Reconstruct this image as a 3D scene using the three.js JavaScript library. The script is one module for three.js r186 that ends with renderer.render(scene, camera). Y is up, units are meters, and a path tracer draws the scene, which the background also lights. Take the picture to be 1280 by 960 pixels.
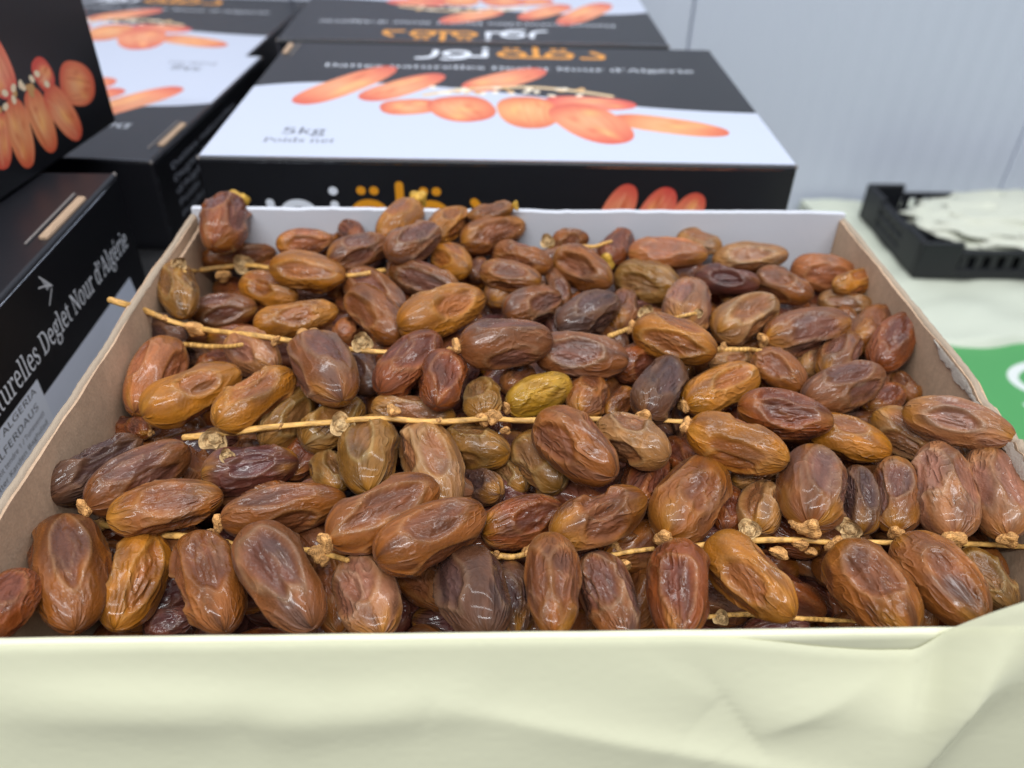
import * as THREE from 'three';
import { ImprovedNoise } from 'three/addons/math/ImprovedNoise.js';
import { RoundedBoxGeometry } from 'three/addons/geometries/RoundedBoxGeometry.js';
import { mergeGeometries } from 'three/addons/utils/BufferGeometryUtils.js';
import { RectAreaLightUniformsLib } from 'three/addons/lights/RectAreaLightUniformsLib.js';

// ---------------------------------------------------------------- camera, lamps, exposure
const V = (x, y, z) => new THREE.Vector3(x, y, z);
const scene = new THREE.Scene();
const renderer = new THREE.WebGLRenderer({ antialias: true });
renderer.setSize(1024, 768);
renderer.toneMapping = THREE.LinearToneMapping;
renderer.toneMappingExposure = 1.84;
renderer.shadowMap.enabled = true;
const RIM = 0.10;                                        // height of the open carton's rim above the table
const PITCH = 0.64868, YAW = 0.04476, ROLL = 0.02633;
const camera = new THREE.PerspectiveCamera(51.33, 4 / 3, 0.01, 20);
camera.position.set(-0.02395, 0.21107 + RIM, 0.14987);
const FWD = V(Math.sin(YAW) * Math.cos(PITCH), -Math.sin(PITCH), -Math.cos(YAW) * Math.cos(PITCH));
const RT0 = V(Math.cos(YAW), 0, Math.sin(YAW)), UP0 = RT0.clone().cross(FWD);
const RT = RT0.clone().multiplyScalar(Math.cos(ROLL)).addScaledVector(UP0, Math.sin(ROLL)), UPV = RT.clone().cross(FWD);
camera.up.copy(UPV);
camera.lookAt(camera.position.clone().add(FWD));
camera.focus = 0.315;
camera.userData.fStop = 7.0;
scene.background = new THREE.Color(0.12, 0.13, 0.16);    // dim even light of the hall around the stall
RectAreaLightUniformsLib.init();
function tubeLamp(x, y, z, w, h, intensity) {            // ceiling fittings over the stall
  const l = new THREE.RectAreaLight(new THREE.Color(0.98, 0.99, 1.0), intensity, w, h);
  l.name = 'ceiling_lamp';
  l.position.set(x, y, z); l.lookAt(x, 0, z); scene.add(l);
}
tubeLamp(-0.25, 1.75, 0.25, 2.6, 0.07, 16.0);
tubeLamp(0.35, 1.75, -0.75, 2.6, 0.07, 17.0);
tubeLamp(-0.2, 1.9, 1.25, 2.6, 0.10, 34.0);

// ---------------------------------------------------------------- helpers
let seedState = 20240611;
const rnd = () => { seedState = (seedState + 0x6d2b79f5) | 0; let t = Math.imul(seedState ^ (seedState >>> 15), 1 | seedState); t = (t + Math.imul(t ^ (t >>> 7), 61 | t)) ^ t; return ((t ^ (t >>> 14)) >>> 0) / 4294967296; };
const rr = (a, b) => a + (b - a) * rnd();
const N3 = new ImprovedNoise(), noise = (x, y, z) => N3.noise(x, y, z);
const clamp = THREE.MathUtils.clamp, lerp = THREE.MathUtils.lerp;
const sstep = (a, b, x) => { const t = clamp((x - a) / (b - a), 0, 1); return t * t * (3 - 2 * t); };
const used = new Map();
function numbered(name) { const k = used.get(name) ?? 0; used.set(name, k + 1); return k ? name + '_' + String(k).padStart(3, '0') : name; }
function thing(name, label, category, pos, group) {
  const g = new THREE.Group(); g.name = numbered(name); if (pos) g.position.copy(pos);
  g.userData = { label, category }; if (group) g.userData.group = group;
  scene.add(g); return g;
}
function part(name, geo, mat, parent, label) {
  const m = new THREE.Mesh(geo, mat); m.name = name; m.castShadow = m.receiveShadow = true;
  if (label) m.userData.label = label;
  parent.add(m); return m;
}
function solo(name, geo, mat, label, category, group) {
  const m = new THREE.Mesh(geo, mat); m.name = numbered(name); m.castShadow = m.receiveShadow = true;
  m.userData = { label, category }; if (group) m.userData.group = group;
  scene.add(m); return m;
}
function structure(name, geo, mat) {
  const m = new THREE.Mesh(geo, mat); m.name = numbered(name); m.receiveShadow = m.castShadow = true; m.userData.kind = 'structure'; scene.add(m); return m;
}
const at = (g, x, y, z) => { g.translate(x, y, z); return g; };
const box = (w, h, d, x, y, z) => at(new THREE.BoxGeometry(w, h, d), x, y, z);

// periodic value noise for textures
function periodic(seed) {
  const h = (x, y, px, py) => { x = ((x % px) + px) % px; y = ((y % py) + py) % py; let n = Math.imul(x, 374761393) + Math.imul(y, 668265263) + Math.imul(seed, 1442695041); n = Math.imul(n ^ (n >>> 13), 1274126177); return ((n ^ (n >>> 16)) >>> 0) / 4294967296; };
  return (u, v, px, py) => { const x = u * px, y = v * py, ix = Math.floor(x), iy = Math.floor(y), fx = x - ix, fy = y - iy, sx = fx * fx * (3 - 2 * fx), sy = fy * fy * (3 - 2 * fy);
    return lerp(lerp(h(ix, iy, px, py), h(ix + 1, iy, px, py), sx), lerp(h(ix, iy + 1, px, py), h(ix + 1, iy + 1, px, py), sx), sy); };
}
function dataTex(w, h, fn, srgb, repeat) {
  const d = new Uint8Array(w * h * 4);
  for (let y = 0; y < h; y++) for (let x = 0; x < w; x++) { const c = fn((x + 0.5) / w, (y + 0.5) / h), i = (y * w + x) * 4; if (typeof c === 'number') { d[i] = d[i + 1] = d[i + 2] = clamp(c, 0, 1) * 255; } else for (let k = 0; k < 3; k++) d[i + k] = clamp(c[k], 0, 1) * 255; d[i + 3] = 255; }
  const t = new THREE.DataTexture(d, w, h, THREE.RGBAFormat); t.magFilter = THREE.LinearFilter; t.minFilter = THREE.LinearFilter; t.wrapS = t.wrapT = THREE.RepeatWrapping;
  if (srgb) t.colorSpace = THREE.SRGBColorSpace;
  if (repeat) t.repeat.set(repeat[0], repeat[1]);
  t.needsUpdate = true; return t;
}
const canvasTex = (w, h, draw) => { const c = document.createElement('canvas'); c.width = w; c.height = h; draw(c.getContext('2d'), w, h); const t = new THREE.CanvasTexture(c); t.colorSpace = THREE.SRGBColorSpace; t.anisotropy = 8; return t; };
const std = (o) => new THREE.MeshStandardMaterial(o), phys = (o) => new THREE.MeshPhysicalMaterial(o);
const rgb = (r, g, b) => new THREE.Color().setRGB(r, g, b);

// pixel of the 1280 x 960 survey of the place -> ray (unit depth)
const FPX = 480 / Math.tan(THREE.MathUtils.degToRad(51.33 / 2));
const ray = (px, py) => FWD.clone().addScaledVector(RT, (px - 640) / FPX).addScaledVector(UPV, -(py - 480) / FPX);
const EYE = camera.position.clone();
const onY = (px, py, yRel) => { const r = ray(px, py); return EYE.clone().addScaledVector(r, (yRel + RIM - EYE.y) / r.y); };
const onZ = (px, py, z) => { const r = ray(px, py); return EYE.clone().addScaledVector(r, (z - EYE.z) / r.z); };

// ---------------------------------------------------------------- shared materials
const n1 = periodic(11), n2 = periodic(23), n3 = periodic(37);
const kraftMap = dataTex(512, 512, (u, v) => { const f = n1(u, v, 60, 24) * 0.3 + n2(u, v, 200, 160) * 0.4 + n3(u, v, 7, 7) * 0.6, s = 0.86 + (f - 0.65) * 0.16; return [0.86 * s, 0.73 * s, 0.605 * s]; }, true);
const kraftBump = dataTex(512, 512, (u, v) => n1(u, v, 50, 30) * 0.3 + n2(u, v, 240, 200) * 0.3 + 0.4 * n3(u, v, 9, 7), false);
const kraft = std({ map: kraftMap, bumpMap: kraftBump, bumpScale: 0.00025, roughness: 0.85 });
const tornMat = std({ color: rgb(0.5, 0.43, 0.34), roughness: 0.95, bumpMap: kraftBump, bumpScale: 0.0006 });
const whiteBoard = std({ color: rgb(0.62, 0.64, 0.69), roughness: 0.6, bumpMap: kraftBump, bumpScale: 0.0001 });
const blackCard = std({ color: rgb(0.012, 0.0125, 0.016), roughness: 0.36, bumpMap: kraftBump, bumpScale: 0.00008 });
const printMat = (map) => std({ map, roughness: 0.36, bumpMap: kraftBump, bumpScale: 0.00005 });

// ---------------------------------------------------------------- the setting: wall, table, bench
{
  const ribs = dataTex(512, 64, (u, v) => 0.5 + 0.5 * Math.sin(u * Math.PI * 2 * 16) * 0.9 * (0.7 + 0.3 * n1(u, v, 6, 3)), false);
  const wallMat = std({ color: rgb(0.64, 0.69, 0.80), roughness: 0.5, bumpMap: ribs, bumpScale: 0.0009 });
  const wall = new THREE.Group(); wall.name = 'wall'; wall.userData.kind = 'structure'; scene.add(wall);
  const seams = [-1.9, -1.35, -0.8, -0.28, 0.262, 0.79, 1.32, 1.85];
  for (let i = 0; i + 1 < seams.length; i++) {
    const w = seams[i + 1] - seams[i] - 0.0018, g = new RoundedBoxGeometry(w, 1.9, 0.05, 2, 0.004); g.translate((seams[i] + seams[i + 1]) / 2, 0.45, -1.04);
    const p = g.attributes.position, uv = g.attributes.uv; for (let k = 0; k < p.count; k++) uv.setXY(k, p.getX(k) / 0.5, p.getY(k) / 0.5);
    part('wall_panel', g, wallMat, wall);
  }
  part('wall_core', box(4, 1.9, 0.05, 0, 0.45, -1.075), std({ color: rgb(0.45, 0.5, 0.6), roughness: 0.6 }), wall);
  const tableMat = std({ color: rgb(0.03, 0.03, 0.033), roughness: 0.6 });
  structure('table', new RoundedBoxGeometry(1.55, 0.3, 1.6, 3, 0.006).translate(0.225 - 0.775, -0.15, -0.2), tableMat);
  structure('bench', box(1.6, 0.04, 1.6, 0.225 + 0.8 + 0.004, -0.322, -0.2), std({ color: rgb(0.62, 0.63, 0.52), roughness: 0.55 }));
  structure('floor', box(6, 0.02, 6, 0, -0.95, 1), std({ color: rgb(0.3, 0.3, 0.3), roughness: 0.7 }));
}

// ---------------------------------------------------------------- printed cartons
const CW = 0.40, CD = 0.285;
function printedDate(c, x0, y0, x1, y1, w, hue, S) {      // one date of the printed picture (pixels)
  const dx = x1 - x0, dy = y1 - y0, L = Math.hypot(dx, dy) / 2; w /= 2;
  c.save(); c.translate((x0 + x1) / 2, (y0 + y1) / 2); c.rotate(Math.atan2(dy, dx));
  const g = c.createRadialGradient(-L * 0.15, w * 0.15, w * 0.1, 0, 0, L);
  g.addColorStop(0, `hsl(${hue + 6},80%,70%)`); g.addColorStop(0.55, `hsl(${hue},74%,63%)`); g.addColorStop(1, `hsl(${hue - 8},62%,53%)`);
  c.fillStyle = g; c.beginPath();
  for (let i = 0; i <= 40; i++) { const a = (i / 40) * Math.PI * 2, ca = Math.cos(a), sa = Math.sin(a); const r = 1 - 0.1 * ca; c.lineTo(Math.sign(ca) * Math.pow(Math.abs(ca), 0.8) * L, Math.sign(sa) * Math.pow(Math.abs(sa), 0.85) * w * r); }
  c.fill(); c.clip();
  for (let k = 0; k < 4; k++) { const q = c.createRadialGradient(0, 0, 0, 0, 0, 1); q.addColorStop(0, k % 2 ? 'rgba(255,190,110,0.75)' : 'rgba(190,70,40,0.5)'); q.addColorStop(1, 'rgba(255,170,100,0)'); c.save(); c.translate(rr(-0.6, 0.6) * L, rr(-0.5, 0.5) * w); c.rotate(rr(-0.3, 0.3)); c.scale(L * rr(0.25, 0.5), w * rr(0.25, 0.55)); c.fillStyle = q; c.fillRect(-1, -1, 2, 2); c.restore(); }
  for (let k = 0; k < 9; k++) { c.strokeStyle = k % 2 ? 'rgba(255,222,178,0.26)' : 'rgba(170,66,30,0.2)'; c.lineWidth = S * rr(1, 4); const yy = rr(-0.8, 0.8) * w; c.beginPath(); c.moveTo(-L * rr(0.4, 0.9), yy); c.quadraticCurveTo(0, yy + rr(-0.4, 0.4) * w, L * rr(0.4, 0.9), yy * 0.6); c.stroke(); }
  c.restore();
}
function deglet(c, x, y, s, white, gold) {                // the two words, drawn as rounded strokes; x = left end, y = baseline, s = height of the tall letter
  c.lineCap = 'round'; c.lineJoin = 'round'; c.lineWidth = s * 0.17;
  const P = (pts) => { c.beginPath(); pts.forEach(([a, b], i) => (i ? c.lineTo(x + a * s, y - b * s) : c.moveTo(x + a * s, y - b * s))); c.stroke(); };
  const ring = (a, b, r, rx = 1.2) => { c.beginPath(); c.ellipse(x + a * s, y - b * s, r * rx * s, r * s, 0, 0, 7); c.stroke(); };
  const dot = (a, b) => { c.beginPath(); c.arc(x + a * s, y - b * s, s * 0.095, 0, 7); c.fill(); };
  c.strokeStyle = c.fillStyle = white;
  c.beginPath(); c.moveTo(x + 0.42 * s, y - 0.52 * s); c.quadraticCurveTo(x + 0.5 * s, y + 0.22 * s, x, y + 0.2 * s); c.stroke();
  ring(0.98, 0.27, 0.25); c.beginPath(); c.moveTo(x + 1.28 * s, y - 0.25 * s); c.quadraticCurveTo(x + 1.3 * s, y + 0.25 * s, x + 0.66 * s, y + 0.24 * s); c.stroke();
  P([[1.3, 0.03], [1.72, 0.03], [1.72, 0.5]]); dot(1.72, 0.8);
  c.strokeStyle = c.fillStyle = gold;
  ring(2.42, 0.28, 0.26); dot(2.28, 0.82); dot(2.54, 0.82); P([[2.66, 0.03], [3.05, 0.03], [3.05, 0.95]]);
  P([[3.05, 0.03], [3.9, 0.03]]); ring(3.66, 0.28, 0.26); dot(3.53, 0.82); dot(3.79, 0.82);
  P([[4.25, 0.03], [4.75, 0.03], [4.78, 0.3], [4.55, 0.6]]);
}
function fitText(c, text, x, y, width, font, px, color) { c.save(); c.font = `${px}px ${font}`; c.fillStyle = color; const w = c.measureText(text).width; c.translate(x, y); c.scale(width / w, 1); c.fillText(text, 0, 0); c.restore(); }
const MARGIN = 'rgb(14,15,19)', GOLD = 'rgb(226,150,28)', WHT = 'rgb(226,232,240)';
const topArt = canvasTex(1400, 1000, (c, w, h) => {
  const X = (m) => ((m + 0.2) / CW) * w, Y = (m) => ((m + CD) / CD) * h, k = w / CW;   // m: metres from the middle / from the near edge (negative: away)
  c.fillStyle = MARGIN; c.fillRect(0, 0, w, h);
  c.fillStyle = 'rgb(196,204,221)'; c.beginPath(); c.moveTo(0, Y(-0.150)); c.bezierCurveTo(X(-0.14), Y(-0.178), X(-0.06), Y(-0.165), X(0.06), Y(-0.128)); c.quadraticCurveTo(X(0.13), Y(-0.106), w, Y(-0.104)); c.lineTo(w, h); c.lineTo(0, h); c.fill();
  deglet(c, X(-0.075), Y(-0.248), 0.0355 * k, WHT, GOLD);
  fitText(c, 'Dattes naturelles Deglet Nour d\u2019Alg\u00e9rie', X(-0.155), Y(-0.209), 0.327 * k, 'serif', 0.0135 * k, WHT);
  const D = (a, b, d, e, ww, hue) => printedDate(c, X(a), Y(b), X(d), Y(e), ww * k, hue, 1);
  D(-0.157, -0.108, -0.094, -0.212, 0.036, 18); D(-0.108, -0.12, -0.05, -0.192, 0.034, 18); D(-0.028, -0.15, 0.038, -0.212, 0.036, 17);
  c.strokeStyle = 'rgb(226,196,150)'; c.lineWidth = 0.006 * k; c.beginPath(); c.moveTo(X(-0.06), Y(-0.135)); c.bezierCurveTo(X(0), Y(-0.17), X(0.04), Y(-0.165), X(0.09), Y(-0.14)); c.stroke();
  D(0.035, -0.125, 0.108, -0.118, 0.032, 12); D(0.085, -0.088, 0.168, -0.058, 0.034, 22); D(-0.092, -0.1, -0.045, -0.112, 0.036, 20);
  D(-0.04, -0.132, -0.018, -0.075, 0.05, 20); D(0.018, -0.135, 0.025, -0.062, 0.046, 24); D(0.052, -0.118, 0.085, -0.034, 0.05, 18);
  for (let i = 0; i < 26; i++) { c.fillStyle = i % 3 ? 'rgb(246,232,205)' : 'rgb(214,170,110)'; c.beginPath(); c.ellipse(X(rr(-0.06, 0.075)), Y(rr(-0.158, -0.138)), 0.004 * k, 0.0028 * k, rr(0, 3), 0, 7); c.fill(); }
  fitText(c, '5kg', X(-0.156), Y(-0.043), 0.032 * k, 'sans-serif', 0.017 * k, 'rgb(40,42,48)');
  fitText(c, 'Poids net', X(-0.165), Y(-0.0265), 0.05 * k, 'serif', 0.0115 * k, 'rgb(70,72,80)');
});
const frontArt = canvasTex(1400, 378, (c, w, h) => {
  const k = w / CW, X = (m) => (m + 0.2) * k, Y = (m) => h - m * k;      // m: metres from the middle / from the bottom edge
  c.fillStyle = MARGIN; c.fillRect(0, 0, w, h);
  deglet(c, X(-0.172), Y(0.0605), 0.034 * k, WHT, GOLD);
  fitText(c, 'Dattes naturelles Deglet Nour d\u2019Alg\u00e9rie', X(-0.172), Y(0.026), 0.17 * k, 'serif', 0.009 * k, WHT);
  const D = (a, b, d, e, ww, hue) => printedDate(c, X(0.2 - a), Y(b), X(0.2 - d), Y(e), ww * k, hue, 1);
  D(0.126, 0.052, 0.11, 0.096, 0.022, 14); D(0.1, 0.05, 0.083, 0.094, 0.024, 12); D(0.078, 0.052, 0.062, 0.09, 0.022, 15); D(0.036, 0.05, 0.01, 0.03, 0.026, 18); D(0.062, 0.055, 0.04, 0.047, 0.022, 12);
  D(0.135, 0.045, 0.128, 0.012, 0.022, 18); D(0.122, 0.048, 0.118, 0.006, 0.022, 22); D(0.09, 0.05, 0.096, 0.008, 0.022, 20); D(0.105, 0.05, 0.104, 0.012, 0.021, 24); D(0.076, 0.05, 0.072, 0.008, 0.022, 23); D(0.055, 0.046, 0.045, 0.006, 0.022, 18);
  for (let i = 0; i < 22; i++) { c.fillStyle = i % 3 ? 'rgb(236,214,178)' : 'rgb(200,150,90)'; c.beginPath(); c.ellipse(X(0.2 - rr(0.05, 0.13)), Y(rr(0.047, 0.058)), 0.003 * k, 0.0022 * k, rr(0, 3), 0, 7); c.fill(); }
});
const endArt = canvasTex(1200, 420, (c, w, h) => {        // end panel with the long line of print, white band and the white label
  const k = w / CD, X = (m) => m * k, Y = (m) => h - m * k;              // metres from the left edge / from the bottom edge
  c.fillStyle = MARGIN; c.fillRect(0, 0, w, h);
  fitText(c, 'Dattes naturelles Deglet Nour d\u2019Alg\u00e9rie', X(0.034), Y(0.0545), 0.24 * k, 'serif', 0.0185 * k, WHT);
  c.fillStyle = 'rgb(206,216,234)'; c.beginPath(); c.moveTo(X(0.014), Y(0.038)); c.lineTo(X(0.262), Y(0.036)); c.lineTo(X(0.268), Y(0.004)); c.lineTo(X(0.01), Y(0.004)); c.fill();
  c.fillStyle = 'rgb(214,223,238)'; c.fillRect(X(0.02), Y(0.049), 0.108 * k, 0.044 * k);
  fitText(c, 'PRODUCT OF ALGERIA', X(0.026), Y(0.0432), 0.097 * k, 'sans-serif', 0.0058 * k, 'rgb(30,30,34)');
  fitText(c, 'KHURMA ALFERDAUS', X(0.03), Y(0.0345), 0.09 * k, 'sans-serif', 0.0062 * k, 'rgb(30,30,34)');
  for (let i = 0; i < 4; i++) fitText(c, ['Dattes SHO&ELIT petit tendre 1 / Tunesentil', 'Zanori CBD better Karden Baghdad', 'Poids net 5 kg  /  Net weight 5 kg', 'Produit d\u2019Alg\u00e9rie'][i], X(0.028), Y(0.028 - i * 0.0062), (0.094 - (i === 3 ? 0.05 : 0)) * k, 'sans-serif', 0.0042 * k, 'rgb(60,60,66)');
  c.strokeStyle = 'rgb(196,198,202)'; c.lineWidth = 5; c.lineJoin = 'round';    // scuffed print
  c.beginPath(); c.moveTo(X(0.163), Y(0.094)); c.lineTo(X(0.168), Y(0.088)); c.lineTo(X(0.172), Y(0.083)); c.lineTo(X(0.167), Y(0.086)); c.lineTo(X(0.159), Y(0.089)); c.moveTo(X(0.171), Y(0.082)); c.lineTo(X(0.163), Y(0.075)); c.stroke();
  c.fillStyle = 'rgba(200,202,206,0.8)'; c.beginPath(); c.moveTo(X(0.164), Y(0.092)); c.lineTo(X(0.171), Y(0.084)); c.lineTo(X(0.166), Y(0.083)); c.fill();
});
const backEndArt = canvasTex(1000, 350, (c, w, h) => {
  const k = w / CD, X = (m) => m * k, Y = (m) => h - m * k;
  c.fillStyle = MARGIN; c.fillRect(0, 0, w, h);
  ['Dattes naturelles', 'Deglet Nour', 'd\u2019Alg\u00e9rie', 'Poids net 5 kg', 'Produit d\u2019Alg\u00e9rie'].forEach((t, i) => fitText(c, t, X(0.025), Y(0.078 - i * 0.0145), [0.16, 0.11, 0.08, 0.12, 0.14][i] * k, 'sans-serif', 0.0105 * k, 'rgb(150,156,168)'));
});
const sideArt = canvasTex(1400, 368, (c, w, h) => {
  const k = w / CW, X = (m) => w - m * k, Y = (m) => h - m * k;          // m: metres from the right edge / from the bottom edge
  c.fillStyle = MARGIN; c.fillRect(0, 0, w, h);
  deglet(c, X(0.372), Y(0.0655), 0.034 * k, WHT, GOLD);
  const D = (a, b, d, e, ww, hue) => printedDate(c, X(a), Y(b), X(d), Y(e), ww * k, hue, 1);
  D(0.1, 0.05, 0.105, 0.092, 0.024, 12); D(0.072, 0.05, 0.055, 0.057, 0.024, 14); D(0.05, 0.045, 0.013, 0.03, 0.03, 18); D(0.135, 0.045, 0.155, 0.07, 0.024, 16);
  D(0.118, 0.05, 0.128, 0.014, 0.022, 16); D(0.1, 0.05, 0.106, 0.006, 0.022, 20); D(0.082, 0.05, 0.078, 0.006, 0.022, 20); D(0.066, 0.045, 0.046, 0.004, 0.023, 17);
  for (let i = 0; i < 26; i++) { c.fillStyle = i % 3 ? 'rgb(236,214,178)' : 'rgb(200,150,90)'; c.beginPath(); c.ellipse(X(rr(0.06, 0.13)), Y(rr(0.046, 0.057)), 0.003 * k, 0.0022 * k, rr(0, 3), 0, 7); c.fill(); }
});
const sideMat = printMat(sideArt), topMat = printMat(topArt), frontMat = printMat(frontArt), endMat = printMat(endArt), backEndMat = printMat(backEndArt);
const sheetGeo = (w, h) => { const g = new THREE.BoxGeometry(w, h, 0.0006); return g; };
const worn = std({ color: rgb(0.22, 0.20, 0.19), roughness: 0.9 });
function carton(label, x, y, z, turn, H, W, o) {          // a closed carton standing on its base
  const g = thing('date_carton', label, 'box', V(x, y, z), 'printed date cartons stacked round the open box'); g.rotation.y = turn;
  part('carton_body', new RoundedBoxGeometry(W, H, CD, 3, 0.0025).translate(0, H / 2, 0), blackCard, g);
  if (!o.plain) { const lid = sheetGeo(W - 0.003, CD - 0.003).rotateX(-Math.PI / 2).translate(0, H + 0.0002, 0); part('printed_top', lid, topMat, g); }
  if (o.front) part('printed_front', sheetGeo(W - 0.003, H - 0.005).translate(0, H / 2 - 0.0005, CD / 2 + 0.0002), o.front, g);
  if (o.end) part('printed_end', sheetGeo(CD - 0.005, H - 0.005).rotateY(o.endSide * Math.PI / 2).translate(o.endSide * (W / 2 + 0.0002), H / 2 - 0.0005, 0), o.end, g);
  for (const [sx, sz, len] of o.tabs || []) {              // slot with the raw board of the locking tab showing
    const t = new RoundedBoxGeometry(0.0052, 0.003, len, 2, 0.0012); const p = t.attributes.position; for (let i = 0; i < p.count; i++) p.setY(i, p.getY(i) + 0.0008 * noise(p.getX(i) * 200, 3, p.getZ(i) * 130));
    part('locking_tab', t.translate(sx * (W / 2 - 0.0055), H + 0.0004, sz), kraft, g);
    part('tab_crease', box(0.0012, 0.0007, len + 0.012, sx * (W / 2 - 0.0125), H + 0.0007, sz), worn, g);
  }
  for (const sx of [-1, 1]) for (const sz of [-1, 1]) { const w = new THREE.SphereGeometry(0.0013, 8, 6); w.scale(1, 1.3, 1); part('worn_corner', w.translate(sx * (W / 2 - 0.001), H - 0.0012, sz * (CD / 2 - 0.001)), worn, g); }
  return g;
}
const R = Math.PI;
carton('black and white date carton directly behind the open box, its printed front towards the viewer', -0.0105, 0, -0.362 - CD / 2, -0.018, 0.108, 0.40, { front: frontMat, tabs: [[-1, -0.118, 0.03]] });
carton('date carton standing farthest back against the wall with its lettering upside down', -0.031, 0, -0.66 - CD / 2, R - 0.01, 0.108, 0.378, { front: frontMat });
carton('carton beside the left cardboard wall showing a long line of white print and white label', -0.264 - 0.2, 0, -0.2 - 0.015, 0, 0.10, 0.40, { end: endMat, endSide: 1, tabs: [[1, -0.074, 0.055]], plain: 1 });
carton('black carton behind the labelled one on the left, dark lid half nearest the viewer', -0.273 - 0.19, 0, -0.438 - 0.157, R - 0.072, 0.075, 0.40, { end: backEndMat, endSide: -1, tabs: [[-1, -0.087, 0.05]] });
carton('carton at the back left, its white lid half towards the viewer', -0.250 - 0.21, 0, -0.727 - 0.129, -0.072, 0.075, 0.40, {});
{
  const g = carton('black carton lying on top of the left stack with orange dates printed on its side', 0, 0.1012, 0, R / 2 + 0.135 - 0.27, 0.105, 0.40, { front: sideMat });
  // its far right-hand edge stands at (-0.296, -0.448)
  const c = Math.cos(g.rotation.y), s = Math.sin(g.rotation.y), lx = 0.2, lz = CD / 2;
  g.position.x = -0.296 - (lx * c + lz * s); g.position.z = -0.448 - (-lx * s + lz * c);
}
// ---------------------------------------------------------------- the open carton
const BX = 0.199, BD = 0.30, T = 0.0042;
function wallGeo(len, h, thick, seed, dip) {              // upright board, its length along x, its top edge a little uneven
  const g = new THREE.BoxGeometry(len, h, thick, 90, 8, 1), p = g.attributes.position, uv = g.attributes.uv;
  for (let i = 0; i < p.count; i++) {
    const x = p.getX(i), y = p.getY(i) + h / 2, f = Math.pow(y / h, 3);
    p.setY(i, y + f * (0.0007 * noise(x * 40, seed, 0.5) + 0.0004 * noise(x * 150, seed, 2.5) + (dip ? dip(x) : 0)));
    p.setZ(i, p.getZ(i) + 0.0012 * noise(x * 12, y * 14, seed) * f + 0.0008 * noise(x * 30, y * 20, seed + 5));
    uv.setXY(i, x / 0.16 + seed * 0.13, y / 0.16);
  }
  g.computeVertexNormals(); return g;
}
const openBox = thing('open_carton', 'open brown cardboard carton full of dates, with white back wall and torn right edge', 'box', V(0, 0, 0));
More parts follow.
